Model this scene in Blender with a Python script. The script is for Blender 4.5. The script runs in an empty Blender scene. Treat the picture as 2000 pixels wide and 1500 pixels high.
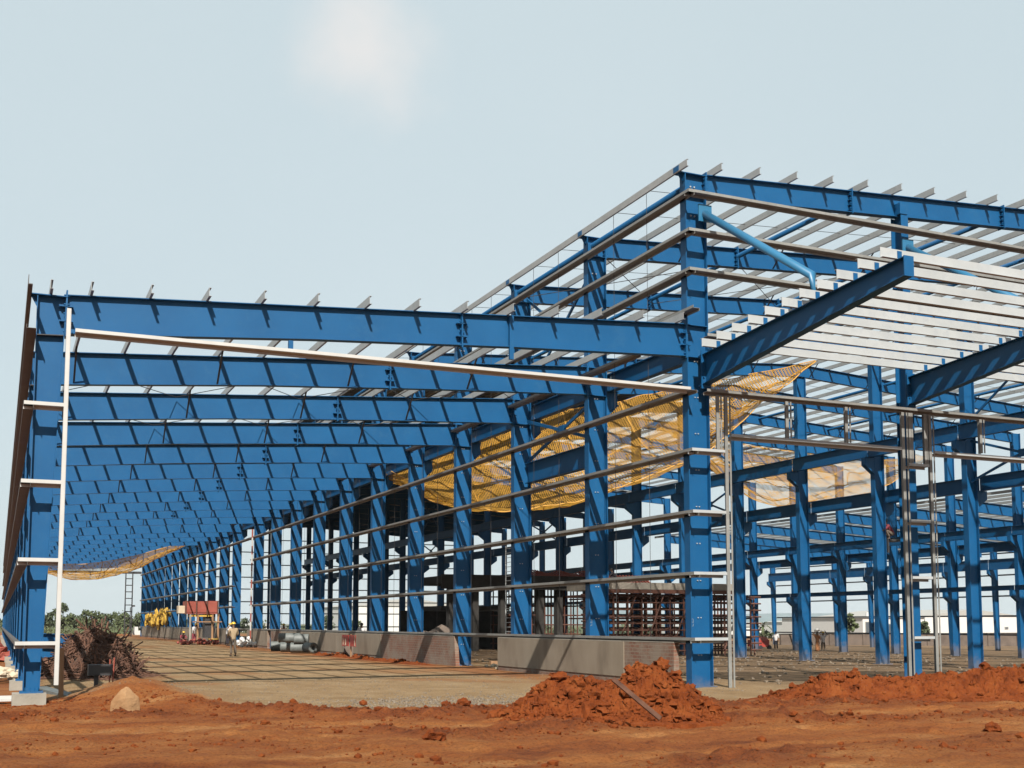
import bpy, bmesh, math, random
import numpy as np
from mathutils import Vector, Matrix, noise, Euler
SC = bpy.context.scene
COL = SC.collection
R = random.Random(7)

# ------------------------------------------------------------------ camera
YAW, PITCH, ROLL = 0.4140, 0.0909, 0.0002
CAM = Vector((-17.1909, -26.6461, 1.7))
fw = Vector((math.sin(YAW)*math.cos(PITCH), math.cos(YAW)*math.cos(PITCH), math.sin(PITCH)))
rt = Vector((math.cos(YAW), -math.sin(YAW), 0)); up = rt.cross(fw)
cd = bpy.data.cameras.new("camera"); cam = bpy.data.objects.new("camera", cd); COL.objects.link(cam)
mw = Matrix((rt, up, -fw)).transposed().to_4x4(); mw.translation = CAM
cam.matrix_world = mw
cd.sensor_fit = 'HORIZONTAL'; cd.sensor_width = 36.0
cd.lens = 2275.49/2000*36
cd.shift_y = (1009.98-750)/2000
cd.clip_start = 0.1; cd.clip_end = 12000
SC.camera = cam

# ------------------------------------------------------------------ light
LDIR = Vector((0.37, 1.05, -1.0)).normalized()          # direction the sunlight travels
SUN_EL = math.asin(-LDIR.z)
ld = bpy.data.lights.new("sun", 'SUN'); ld.energy = 5.0; ld.angle = math.radians(0.5); ld.color = (1.0, 0.945, 0.86)
sun = bpy.data.objects.new("sun", ld); COL.objects.link(sun)
sun.rotation_euler = LDIR.to_track_quat('-Z', 'Y').to_euler()

W = bpy.data.worlds.new("World"); SC.world = W; W.use_nodes = True
nt = W.node_tree; nt.nodes.clear()
def N(t, typ, **kw):
    n = t.nodes.new(typ)
    for k, v in kw.items():
        if k in n.inputs: n.inputs[k].default_value = v
        else: setattr(n, k, v)
    return n
out = N(nt, 'ShaderNodeOutputWorld'); bg = N(nt, 'ShaderNodeBackground', Strength=0.05)
sky = N(nt, 'ShaderNodeTexSky', sky_type='NISHITA', sun_disc=False)
sky.sun_elevation = SUN_EL; sky.sun_rotation = math.atan2(-LDIR.x, -LDIR.y)
sky.air_density = 1.0; sky.dust_density = 4.0; sky.ozone_density = 1.5
hz = N(nt, 'ShaderNodeMixRGB', blend_type='MIX'); hz.inputs['Fac'].default_value = 0.80
hz.inputs['Color2'].default_value = (7.0, 8.2, 8.55, 1)
nt.links.new(sky.outputs[0], hz.inputs['Color1'])
# one soft cloud and faint veils
tc = N(nt, 'ShaderNodeTexCoord')
cdir = (fw + rt*((715-1000)/2275.5) + up*((1010-95)/2275.5)).normalized()
dot = N(nt, 'ShaderNodeVectorMath', operation='DISTANCE'); dot.inputs[1].default_value = cdir
nt.links.new(tc.outputs['Generated'], dot.inputs[0])
nz = N(nt, 'ShaderNodeTexNoise', Scale=14.0, Detail=5.0, Roughness=0.55); nt.links.new(tc.outputs['Generated'], nz.inputs['Vector'])
ma = N(nt, 'ShaderNodeMath', operation='MULTIPLY_ADD'); ma.inputs[1].default_value = 0.085
nt.links.new(nz.outputs['Fac'], ma.inputs[0]); nt.links.new(dot.outputs['Value'], ma.inputs[2])
mr = N(nt, 'ShaderNodeMapRange', interpolation_type='SMOOTHSTEP'); mr.inputs['From Min'].default_value = 0.118; mr.inputs['From Max'].default_value = 0.035
mr.inputs['To Min'].default_value = 0.0; mr.inputs['To Max'].default_value = 0.7
nt.links.new(ma.outputs[0], mr.inputs['Value'])
nz2 = N(nt, 'ShaderNodeTexNoise', Scale=2.2, Detail=4.0); nt.links.new(tc.outputs['Generated'], nz2.inputs['Vector'])
mr2 = N(nt, 'ShaderNodeMapRange'); mr2.inputs['From Min'].default_value = 0.35; mr2.inputs['From Max'].default_value = 0.75; mr2.inputs['To Max'].default_value = 0.22
nt.links.new(nz2.outputs['Fac'], mr2.inputs['Value'])
mx2 = N(nt, 'ShaderNodeMixRGB'); mx2.inputs['Color2'].default_value = (7.6, 8.45, 8.75, 1)
nt.links.new(mr2.outputs[0], mx2.inputs['Fac']); nt.links.new(hz.outputs[0], mx2.inputs['Color1'])
mx = N(nt, 'ShaderNodeMixRGB'); mx.inputs['Color2'].default_value = (8.9, 8.45, 8.2, 1)
nt.links.new(mr.outputs[0], mx.inputs['Fac']); nt.links.new(mx2.outputs[0], mx.inputs['Color1'])
nt.links.new(mx.outputs[0], bg.inputs['Color']); nt.links.new(bg.outputs[0], out.inputs['Surface'])

SC.view_settings.view_transform = 'Standard'; SC.view_settings.look = 'None'
SC.view_settings.gamma = 1; SC.view_settings.exposure = 1.0      # exposed for the hazy mid-tones; keeps the shade deep as in the photograph
KA = 0.565

# ------------------------------------------------------------------ materials
def mat(name, c1, c2=None, scale=3.0, rough=0.7, metal=0.0, bump=0.0, bscale=20.0, detail=6.0, stretch=(1, 1, 1), c3=None, s3=40.0, f3=0.5, spec=0.5):
    c1, c2, c3 = (None if c is None else tuple(q*KA for q in c) for c in (c1, c2, c3))
    m = bpy.data.materials.new(name); m.use_nodes = True; t = m.node_tree
    b = t.nodes['Principled BSDF']; b.inputs['Roughness'].default_value = rough; b.inputs['Metallic'].default_value = metal
    b.inputs['Specular IOR Level'].default_value = spec
    tc = N(t, 'ShaderNodeTexCoord'); mp = N(t, 'ShaderNodeMapping'); mp.inputs['Scale'].default_value = stretch
    geo = N(t, 'ShaderNodeNewGeometry'); t.links.new(geo.outputs['Position'], mp.inputs['Vector'])
    col = None
    if c2 is not None:
        n = N(t, 'ShaderNodeTexNoise', Scale=scale, Detail=detail, Roughness=0.6); t.links.new(mp.outputs[0], n.inputs['Vector'])
        r = N(t, 'ShaderNodeMapRange'); r.inputs['From Min'].default_value = 0.3; r.inputs['From Max'].default_value = 0.7
        t.links.new(n.outputs['Fac'], r.inputs['Value'])
        x = N(t, 'ShaderNodeMixRGB'); x.inputs['Color1'].default_value = (*c1, 1); x.inputs['Color2'].default_value = (*c2, 1)
        t.links.new(r.outputs[0], x.inputs['Fac']); col = x.outputs[0]
        if c3 is not None:
            n3 = N(t, 'ShaderNodeTexNoise', Scale=s3, Detail=3.0); t.links.new(mp.outputs[0], n3.inputs['Vector'])
            r3 = N(t, 'ShaderNodeMapRange'); r3.inputs['From Min'].default_value = 0.52; r3.inputs['From Max'].default_value = 0.68; r3.inputs['To Max'].default_value = f3
            t.links.new(n3.outputs['Fac'], r3.inputs['Value'])
            x3 = N(t, 'ShaderNodeMixRGB'); x3.inputs['Color2'].default_value = (*c3, 1)
            t.links.new(r3.outputs[0], x3.inputs['Fac']); t.links.new(col, x3.inputs['Color1']); col = x3.outputs[0]
        t.links.new(col, b.inputs['Base Color'])
    else:
        b.inputs['Base Color'].default_value = (*c1, 1)
    if bump:
        n2 = N(t, 'ShaderNodeTexNoise', Scale=bscale, Detail=5.0, Roughness=0.65); t.links.new(mp.outputs[0], n2.inputs['Vector'])
        bp = N(t, 'ShaderNodeBump', Strength=bump, Distance=0.05); t.links.new(n2.outputs['Fac'], bp.inputs['Height'])
        t.links.new(bp.outputs[0], b.inputs['Normal'])
    return m
M = {}
M['blue'] = mat('blue_paint', (0.0045, 0.090, 0.240), (0.007, 0.113, 0.290), scale=0.8, rough=0.5, c3=(0.016, 0.115, 0.265), s3=9.0, f3=0.35, spec=0.22)
def weather(m):
    t = m.node_tree; b = t.nodes['Principled BSDF']; src = b.inputs['Base Color'].links[0].from_socket
    g = N(t, 'ShaderNodeNewGeometry'); sp = N(t, 'ShaderNodeSeparateXYZ'); t.links.new(g.outputs['Position'], sp.inputs[0])
    n = N(t, 'ShaderNodeTexNoise', Scale=3.5, Detail=6.0, Roughness=0.7); t.links.new(g.outputs['Position'], n.inputs['Vector'])
    a = N(t, 'ShaderNodeMath', operation='MULTIPLY_ADD'); a.inputs[1].default_value = -1.4; t.links.new(n.outputs['Fac'], a.inputs[0]); t.links.new(sp.outputs['Z'], a.inputs[2])
    r = N(t, 'ShaderNodeMapRange', interpolation_type='SMOOTHSTEP'); r.inputs['From Min'].default_value = -0.30; r.inputs['From Max'].default_value = -0.95; r.inputs['To Max'].default_value = 0.6; t.links.new(a.outputs[0], r.inputs['Value'])
    x = N(t, 'ShaderNodeMixRGB'); x.inputs['Color2'].default_value = (0.11, 0.095, 0.085, 1); t.links.new(r.outputs[0], x.inputs['Fac']); t.links.new(src, x.inputs['Color1'])
    n2 = N(t, 'ShaderNodeTexNoise', Scale=1.1, Detail=9.0, Roughness=0.8); t.links.new(g.outputs['Position'], n2.inputs['Vector'])
    r2 = N(t, 'ShaderNodeMapRange'); r2.inputs['From Min'].default_value = 0.56; r2.inputs['From Max'].default_value = 0.72; r2.inputs['To Max'].default_value = 0.22; t.links.new(n2.outputs['Fac'], r2.inputs['Value'])
    y = N(t, 'ShaderNodeMixRGB'); y.inputs['Color2'].default_value = (0.045, 0.11, 0.17, 1); t.links.new(r2.outputs[0], y.inputs['Fac']); t.links.new(x.outputs[0], y.inputs['Color1'])
    t.links.new(y.outputs[0], b.inputs['Base Color'])
weather(M['blue'])
M['bluelight'] = mat('light_blue_paint', (0.018, 0.165, 0.32), (0.024, 0.175, 0.34), rough=0.45)
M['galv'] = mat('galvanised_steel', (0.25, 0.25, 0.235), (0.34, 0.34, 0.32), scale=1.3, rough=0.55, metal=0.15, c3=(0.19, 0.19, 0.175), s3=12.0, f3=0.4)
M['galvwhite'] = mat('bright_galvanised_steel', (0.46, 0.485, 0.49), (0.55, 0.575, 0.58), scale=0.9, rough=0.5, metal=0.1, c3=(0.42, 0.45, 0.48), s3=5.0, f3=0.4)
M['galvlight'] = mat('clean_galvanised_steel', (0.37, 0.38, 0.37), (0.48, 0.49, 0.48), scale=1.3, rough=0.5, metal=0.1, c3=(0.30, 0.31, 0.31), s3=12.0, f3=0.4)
M['galvdark'] = mat('shaded_galvanised_steel', (0.085, 0.078, 0.072), (0.13, 0.12, 0.11), scale=1.5, rough=0.6)  # darker copy of galv, shade of the left side rails put into its colour
M['whitepaint'] = mat('white_primer', (0.55, 0.545, 0.52), (0.62, 0.615, 0.59), rough=0.5)
M['dark'] = mat('dark_steel', (0.022, 0.024, 0.028), (0.04, 0.035, 0.035), rough=0.6)
M['bolt'] = mat('bolt_steel', (0.6, 0.62, 0.64), rough=0.4, metal=0.3)
M['concrete'] = mat('concrete', (0.30, 0.27, 0.22), (0.42, 0.38, 0.32), scale=2.0, rough=0.9, bump=0.25, c3=(0.20, 0.17, 0.14), s3=1.1, f3=0.5)
M['plaster'] = mat('cement_plaster', (0.255, 0.200, 0.142), (0.335, 0.275, 0.205), scale=1.1, rough=0.9, bump=0.15, stretch=(1, 1.1, 0.5), c3=(0.175, 0.135, 0.095), s3=1.3, f3=0.6)
M['darkconc'] = mat('dark_shaded_concrete', (0.014, 0.012, 0.010), (0.034, 0.029, 0.024), rough=0.9)  # near-black: the deep shade inside the hall is put into this colour
M['stick'] = mat('dry_branches', (0.05, 0.021, 0.014), (0.22, 0.10, 0.056), scale=4.0, rough=0.9)
M['wood'] = mat('timber', (0.30, 0.155, 0.075), (0.42, 0.24, 0.12), scale=5.0, rough=0.85, stretch=(1, 1, 0.2))
M['scaf'] = mat('rusty_scaffold_tube', (0.075, 0.024, 0.014), (0.16, 0.055, 0.028), rough=0.8)
M['redsteel'] = mat('red_oxide_steel', (0.27, 0.045, 0.026), (0.38, 0.085, 0.052), scale=1.6, rough=0.75)
M['redsign'] = mat('red_sign_paint', (0.42, 0.035, 0.025), (0.46, 0.06, 0.04), rough=0.6)
M['pipegrey'] = mat('grey_pipe', (0.10, 0.115, 0.11), (0.19, 0.205, 0.195), rough=0.6)
M['rock'] = mat('sandstone_rock', (0.28, 0.14, 0.055), (0.42, 0.245, 0.115), scale=4.0, rough=0.95, bump=0.5)
M['palerubble'] = mat('pale_rubble', (0.55, 0.42, 0.27), (0.72, 0.62, 0.48), rough=0.95, bump=0.4)
M['white'] = mat('white_wall', (0.72, 0.71, 0.68), (0.78, 0.77, 0.74), rough=0.8)
M['greyglass'] = mat('dark_window', (0.10, 0.12, 0.14), rough=0.3)
M['greywall'] = mat('grey_wall', (0.40, 0.39, 0.36), (0.48, 0.47, 0.44), rough=0.85)
M['bwall'] = mat('weathered_wall', (0.10, 0.075, 0.06), (0.22, 0.165, 0.13), scale=0.5, rough=0.95)
M['leaf'] = mat('leaves', (0.062, 0.088, 0.032), (0.135, 0.165, 0.062), scale=0.5, rough=0.8)
M['leafdark'] = mat('dark_leaves', (0.045, 0.066, 0.028), (0.10, 0.125, 0.052), scale=0.5, rough=0.8)
M['bark'] = mat('bark', (0.045, 0.03, 0.02), (0.09, 0.06, 0.04), rough=0.95)
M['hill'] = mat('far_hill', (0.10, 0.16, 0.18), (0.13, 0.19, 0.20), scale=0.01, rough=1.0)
M['yellow'] = mat('yellow_sheeting', (0.62, 0.36, 0.03), (0.72, 0.46, 0.07), rough=0.7)
M['roof'] = mat('roof_sheet', (0.10, 0.11, 0.12), (0.13, 0.14, 0.15), rough=0.6)
M['skin'] = mat('skin', (0.16, 0.085, 0.05), rough=0.6)
M['helmet'] = mat('yellow_helmet', (0.78, 0.48, 0.03), rough=0.35)
M['tan_shirt'] = mat('tan_shirt', (0.40, 0.29, 0.17), (0.46, 0.34, 0.21), rough=0.9)
M['white_shirt'] = mat('white_shirt', (0.66, 0.64, 0.64), (0.74, 0.72, 0.72), rough=0.9)
M['maroon'] = mat('maroon_cloth', (0.22, 0.03, 0.045), (0.28, 0.04, 0.06), rough=0.9)
M['grey_trouser'] = mat('grey_trousers', (0.12, 0.09, 0.065), (0.16, 0.12, 0.09), rough=0.9)
M['dark_trouser'] = mat('dark_trousers', (0.025, 0.02, 0.028), rough=0.9)
M['sari'] = mat('orange_cloth', (0.50, 0.20, 0.08), (0.58, 0.26, 0.11), rough=0.9)
M['hair'] = mat('black_hair', (0.012, 0.01, 0.01), rough=0.6)
M['stone'] = mat('gravel_stone', (0.10, 0.075, 0.055), (0.30, 0.235, 0.165), scale=14.0, rough=0.9)
M['paintmark'] = mat('white_paint_mark', (0.25, 0.30, 0.36), rough=0.6)

def brick_mat():
    m = bpy.data.materials.new('brickwork'); m.use_nodes = True; t = m.node_tree; b = t.nodes['Principled BSDF']
    b.inputs['Roughness'].default_value = 0.95
    geo = N(t, 'ShaderNodeNewGeometry'); sp = N(t, 'ShaderNodeSeparateXYZ'); cb = N(t, 'ShaderNodeCombineXYZ')
    t.links.new(geo.outputs['Position'], sp.inputs[0]); t.links.new(sp.outputs['Y'], cb.inputs['X']); t.links.new(sp.outputs['Z'], cb.inputs['Y'])
    br = N(t, 'ShaderNodeTexBrick', Scale=1.0); br.inputs['Color1'].default_value = (0.1419, 0.0568, 0.0329, 1); br.inputs['Color2'].default_value = (0.1050, 0.0482, 0.0312, 1)
    br.inputs['Mortar'].default_value = (0.1419, 0.1078, 0.0795, 1); br.inputs['Mortar Size'].default_value = 0.012
    br.inputs['Brick Width'].default_value = 0.26; br.inputs['Row Height'].default_value = 0.10
    t.links.new(cb.outputs[0], br.inputs['Vector'])
    n = N(t, 'ShaderNodeTexNoise', Scale=1.15, Detail=8.0, Roughness=0.75); t.links.new(geo.outputs['Position'], n.inputs['Vector'])
    r = N(t, 'ShaderNodeMapRange'); r.inputs['From Min'].default_value = 0.44; r.inputs['From Max'].default_value = 0.58; r.inputs['To Max'].default_value = 0.92
    t.links.new(n.outputs['Fac'], r.inputs['Value'])
    x = N(t, 'ShaderNodeMixRGB'); x.inputs['Color2'].default_value = (0.1533, 0.1192, 0.0908, 1)
    t.links.new(r.outputs[0], x.inputs['Fac']); t.links.new(br.outputs['Color'], x.inputs['Color1']); t.links.new(x.outputs[0], b.inputs['Base Color'])
    bp = N(t, 'ShaderNodeBump', Strength=0.5, Distance=0.02); bp.invert = True
    t.links.new(br.outputs['Fac'], bp.inputs['Height']); t.links.new(bp.outputs[0], b.inputs['Normal'])
    return m
M['brick'] = brick_mat()

def net_mat(name, c1, c2, fill):
    m = bpy.data.materials.new(name); m.use_nodes = True; t = m.node_tree; b = t.nodes['Principled BSDF']
    b.inputs['Roughness'].default_value = 0.8
    uv = N(t, 'ShaderNodeTexCoord')
    n = N(t, 'ShaderNodeTexNoise', Scale=0.55, Detail=7.0, Roughness=0.75, Distortion=1.5); t.links.new(uv.outputs['UV'], n.inputs['Vector'])
    x = N(t, 'ShaderNodeMixRGB'); x.inputs['Color1'].default_value = (*c1, 1); x.inputs['Color2'].default_value = (*c2, 1)
    t.links.new(n.outputs['Fac'], x.inputs['Fac']); t.links.new(x.outputs[0], b.inputs['Base Color'])
    sp = N(t, 'ShaderNodeSeparateXYZ'); t.links.new(uv.outputs['UV'], sp.inputs[0])
    outs = []
    for ax in ('X', 'Y'):
        f = N(t, 'ShaderNodeMath', operation='MULTIPLY'); f.inputs[1].default_value = 1/0.12; t.links.new(sp.outputs[ax], f.inputs[0])
        g = N(t, 'ShaderNodeMath', operation='FRACT'); t.links.new(f.outputs[0], g.inputs[0])
        # thread width varies with folds: bunched net is denser
        th = N(t, 'ShaderNodeMapRange'); th.inputs['From Min'].default_value = 0.36; th.inputs['From Max'].default_value = 0.72
        th.inputs['To Min'].default_value = fill*0.5; th.inputs['To Max'].default_value = min(1.0, fill*2.7); t.links.new(n.outputs['Fac'], th.inputs['Value'])
        l = N(t, 'ShaderNodeMath', operation='LESS_THAN'); t.links.new(g.outputs[0], l.inputs[0]); t.links.new(th.outputs[0], l.inputs[1]); outs.append(l)
    mxx = N(t, 'ShaderNodeMath', operation='MAXIMUM'); t.links.new(outs[0].outputs[0], mxx.inputs[0]); t.links.new(outs[1].outputs[0], mxx.inputs[1])
    tr = N(t, 'ShaderNodeBsdfTransparent'); tl = N(t, 'ShaderNodeBsdfTranslucent'); t.links.new(x.outputs[0], tl.inputs['Color'])
    ms0 = N(t, 'ShaderNodeMixShader'); ms0.inputs[0].default_value = 0.5; t.links.new(b.outputs[0], ms0.inputs[1]); t.links.new(tl.outputs[0], ms0.inputs[2])
    ms = N(t, 'ShaderNodeMixShader'); t.links.new(mxx.outputs[0], ms.inputs[0]); t.links.new(tr.outputs[0], ms.inputs[1]); t.links.new(ms0.outputs[0], ms.inputs[2])
    t.links.new(ms.outputs[0], t.nodes['Material Output'].inputs['Surface'])
    return m
M['net'] = net_mat('orange_net', (0.56, 0.31, 0.028), (0.34, 0.165, 0.03), 0.23)
M['netthin'] = net_mat('thin_orange_net', (0.54, 0.30, 0.03), (0.36, 0.18, 0.035), 0.22)
M['netrope'] = mat('orange_rope', (0.80, 0.42, 0.08), rough=0.8)

# ------------------------------------------------------------------ mesh helpers
class MB:
    def __init__(s): s.v = []; s.f = []
    def hexa(s, p):
        b = len(s.v); s.v += [tuple(q) for q in p]
        s.f += [tuple(b+i for i in q) for q in ((3, 2, 1, 0), (4, 5, 6, 7), (0, 1, 5, 4), (1, 2, 6, 5), (2, 3, 7, 6), (3, 0, 4, 7))]
        return s
    def box(s, x0, x1, y0, y1, z0, z1):
        return s.hexa([(x0, y0, z0), (x1, y0, z0), (x1, y1, z0), (x0, y1, z0), (x0, y0, z1), (x1, y0, z1), (x1, y1, z1), (x0, y1, z1)])
    def bar(s, p0, p1, u, v, ua, va, ub=None, vb=None):
        """prism from p0 to p1; cross-section ranges ua=(u0,u1), va=(v0,v1) along u and v (ub, vb at the far end)"""
        ub = ub or ua; vb = vb or va; p0, p1, u, v = Vector(p0), Vector(p1), Vector(u), Vector(v)
        q = [p0+u*ua[0]+v*va[0], p0+u*ua[1]+v*va[0], p0+u*ua[1]+v*va[1], p0+u*ua[0]+v*va[1],
             p1+u*ub[0]+v*vb[0], p1+u*ub[1]+v*vb[0], p1+u*ub[1]+v*vb[1], p1+u*ub[0]+v*vb[1]]
        return s.hexa(q)
    def ibeam(s, p0, p1, u, v, ua, b, tw=0.014, tf=0.02, ub=None):
        """I section: depth range ua along u (ub at far end), flange width b centred on v"""
        ub = ub or ua
        s.bar(p0, p1, u, v, (ua[0], ua[0]+tf), (-b/2, b/2), (ub[0], ub[0]+tf))
        s.bar(p0, p1, u, v, (ua[1]-tf, ua[1]), (-b/2, b/2), (ub[1]-tf, ub[1]))
        s.bar(p0, p1, u, v, (ua[0]+tf, ua[1]-tf), (-tw/2, tw/2), (ub[0]+tf, ub[1]-tf))
        return s
    def tube(s, pts, r, n=8, r1=None, cap=True):
        pts = [Vector(p) for p in pts]; b0 = len(s.v); k = len(pts)
        ref = Vector((0, 0, 1))
        for i, p in enumerate(pts):
            d = (pts[min(i+1, k-1)]-pts[max(i-1, 0)]).normalized()
            a = d.cross(ref if abs(d.z) < 0.95 else Vector((1, 0, 0))).normalized(); c = d.cross(a)
            rr = r if r1 is None else r+(r1-r)*i/max(1, k-1)
            for j in range(n):
                t = 2*math.pi*j/n; s.v.append(tuple(p+a*(rr*math.cos(t))+c*(rr*math.sin(t))))
        for i in range(k-1):
            for j in range(n):
                s.f.append((b0+i*n+j, b0+i*n+(j+1) % n, b0+(i+1)*n+(j+1) % n, b0+(i+1)*n+j))
        if cap:
            s.f.append(tuple(b0+j for j in range(n))[::-1]); s.f.append(tuple(b0+(k-1)*n+j for j in range(n)))
        return s
    def lump(s, c, r, seed=0, sq=(1, 1, 1), rough=0.35, sub=1):
        bm = bmesh.new(); bmesh.ops.create_icosphere(bm, subdivisions=sub, radius=1)
        b = len(s.v); o = Vector((seed*1.7, seed*0.9, seed*2.3))
        for q in bm.verts:
            d = 1+rough*noise.noise(q.co*1.6+o)+rough*0.5*noise.noise(q.co*3.7+o)
            s.v.append((c[0]+q.co.x*r*sq[0]*d, c[1]+q.co.y*r*sq[1]*d, c[2]+q.co.z*r*sq[2]*d))
        for f in bm.faces: s.f.append(tuple(b+q.index for q in f.verts))
        bm.free(); return s
    def build(s, name, m, parent=None, smooth=False):
        me = bpy.data.meshes.new(name); me.from_pydata(s.v, [], s.f); me.update()
        me.materials.append(M[m] if isinstance(m, str) else m)
        if smooth: me.polygons.foreach_set('use_smooth', [True]*len(me.polygons))
        o = bpy.data.objects.new(name, me); COL.objects.link(o)
        if parent is not None:
            o.parent = parent
            off = root_of(parent)
            if off: o.data.transform(Matrix.Translation(-off))
        return o
LOC = {}
def root_of(o):
    while o.parent is not None: o = o.parent
    return LOC.get(o.name)
def tag(o, label, cat, group=None, kind=None):
    if label: o['label'] = label
    if cat: o['category'] = cat
    if group: o['group'] = group
    if kind: o['kind'] = kind
    return o
def thing(name, label, cat, loc=(0, 0, 0), group=None):
    o = bpy.data.objects.new(name, None); COL.objects.link(o); o.location = loc; o.empty_display_size = 0.3
    LOC[o.name] = Vector(loc)
    return tag(o, label, cat, group)
X_, Y_, Z_ = Vector((1, 0, 0)), Vector((0, 1, 0)), Vector((0, 0, 1))

L = 5.8507
def smooth(a, b, x):
    t = min(1, max(0, (x-a)/(b-a))); return t*t*(3-2*t)

# ------------------------------------------------------------------ ground
EDGE = [(-60, 1.0), (-16.2, 1.6), (-13.9, 0.9), (-12.2, -2.6), (-10.75, -4.4), (-8.6, -4.1), (-6.3, -3.6), (-3.5, -4.4), (-1.5, -4.9), (3, -5.4), (10, -6.5), (60, -8)]
def edge_y(x):
    for (a, b), (c, d) in zip(EDGE, EDGE[1:]):
        if x <= c: return b+(d-b)*(x-a)/(c-a)
    return EDGE[-1][1]
def fall(x):                                   # the site drops gently to the right
    return -0.0135*max(0, min(x, 70)-3)-0.012*max(0, min(x, 220)-70)
def gz(x, y, fine=True):
    z = fall(x)
    d = y-edge_y(x)                            # >0 on the levelled floor, <0 on the red soil
    if fine and -45 < y < 12 and -40 < x < 40:
        red = smooth(0.6, -0.6, d)
        p = Vector((x, y, 0))
        rut = 0.05*math.sin(y*2.1+0.5*noise.noise(p*0.25))*smooth(-3, -7, d)
        z += red*(0.07*noise.noise(p*0.55)+0.045*noise.noise(p*1.7)+0.028*noise.noise(p*4.7)+0.018*noise.noise(p*10)+rut*0.5)
        z += (1-red)*(0.012*noise.noise(p*1.3)+0.006*noise.noise(p*6))
        # low berm of spoil along the edge of the floor
        lump = 0.5+0.5*noise.noise(p*0.8)
        bm = math.exp(-((d+1.7)/0.75)**2)*smooth(-14.2, -12.2, x)*smooth(2.0, -1.0, x)
        z += bm*(0.04+0.13*lump+0.14*max(0, noise.noise(p*2.6))+0.10*noise.noise(p*5.5)+0.06*noise.noise(p*11))
        # second churned strip nearer the camera
        bm = math.exp(-((d+5.2+0.8*noise.noise(p*0.3))/0.5)**2)
        z += bm*(0.07+0.13*noise.noise(p*2.7)+0.10*noise.noise(p*6.5)+0.05*noise.noise(p*12))*smooth(-0.25, 0.2, noise.noise(Vector((x*0.35, 3, 0)))+0.15)
        for rc, rw in ((-3.55, 0.16), (-7.6, 0.20), (-9.2, 0.20)):   # wheel ruts running across in front of the building
            q = (d-rc-0.35*noise.noise(Vector((x*0.18, rc, 0))))/rw; z += 0.035*(math.exp(-((abs(q)-1.5)*1.4)**2)-1.3*math.exp(-q*q))*(0.75+0.5*noise.noise(p*1.1))
        bm = math.exp(-((d+10.4+0.9*noise.noise(p*0.25))/0.45)**2)*smooth(-0.1, 0.25, noise.noise(Vector((x*0.3, 11, 0))))
        z += bm*(0.04+0.12*noise.noise(p*3.1)+0.09*noise.noise(p*7))
        # red mound beside the first side column
        mm = math.exp(-(((x+14.2)/1.15)**2+((y-2.0)/2.2)**2))
        z += mm*(0.40+0.10*noise.noise(p*1.9)+0.05*noise.noise(p*5))
        mm = math.exp(-(((x+13.6)/0.9)**2+((y+0.9)/1.3)**2)); z += mm*(0.14+0.08*noise.noise(p*3))
    return z
def axis(dense0, dense1, step, far0, far1):
    a = list(np.arange(dense0, dense1+1e-6, step)); s = step
    while a[-1] < far1: s *= 1.09; a.append(a[-1]+s)
    s = step; b = [dense0]
    while b[-1] > far0: s *= 1.09; b.append(b[-1]-s)
    return b[1:][::-1]+a
xs = axis(-20.5, 6.5, 0.085, -3500, 6000); ys = axis(-18.5, 6.0, 0.085, -300, 7000)
vv = []; tan = []; dug = []
for y in ys:
    for x in xs:
        vv.append((x, y, gz(x, y)))
        d = y-edge_y(x); p = Vector((x, y, 0))
        if y > 20 or abs(x) > 45: nn = noise.noise(p*0.15); n2 = 0
        else: nn = noise.noise(p*0.9); n2 = noise.noise(p*3.3)
        t = smooth(-0.5, 0.5, d+0.55*nn+0.25*n2)
        # red smears along the dado wall and outside the left column row
        t *= 1-0.75*smooth(-3.4, -1.6, x+0.7*nn)*smooth(0.6, -0.2, x)*smooth(2, 6, y)
        t *= 1-0.9*smooth(-15.7, -16.6, x+0.2*nn)
        t *= 1-0.9*math.exp(-(((x+14.2)/1.3)**2+((y-1.6)/2.9)**2))
        t *= 1-0.45*smooth(0.15, 0.45, noise.noise(p*0.35+Vector((5, 9, 0))))*smooth(1, 6, y)
        t *= 1-0.8*smooth(139, 150, y)
        tan.append(t)
        g_ = 0.0
        if y < 6 and abs(x) < 40:
            g_ = max(math.exp(-((d+1.75)/0.72)**2)*smooth(-14.2, -12.2, x), 0.75*math.exp(-((d+5.2+0.8*noise.noise(p*0.3))/0.55)**2)*smooth(-0.25, 0.2, noise.noise(Vector((x*0.35, 3, 0)))+0.15))
            g_ = max(g_, 0.8*math.exp(-((d+10.4+0.9*noise.noise(p*0.25))/0.5)**2)*smooth(-0.1, 0.25, noise.noise(Vector((x*0.3, 11, 0)))))
            g_ = min(1, max(0, g_*1.35+0.5*noise.noise(p*2.3)*g_))
            if abs(x+1.9) < 2.2 and y > -3: pass
        dug.append(g_)
nx = len(xs); ff = []
for j in range(len(ys)-1):
    for i in range(nx-1):
        a = j*nx+i; ff.append((a, a+1, a+1+nx, a+nx))
me = bpy.data.meshes.new('ground'); me.from_pydata(vv, [], ff); me.update()
at = me.attributes.new('tan', 'FLOAT', 'POINT'); at.data.foreach_set('value', tan)
at = me.attributes.new('dug', 'FLOAT', 'POINT'); at.data.foreach_set('value', dug)
me.polygons.foreach_set('use_smooth', [True]*len(me.polygons))
ground = bpy.data.objects.new('ground', me); COL.objects.link(ground); tag(ground, None, None, kind='structure')
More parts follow.
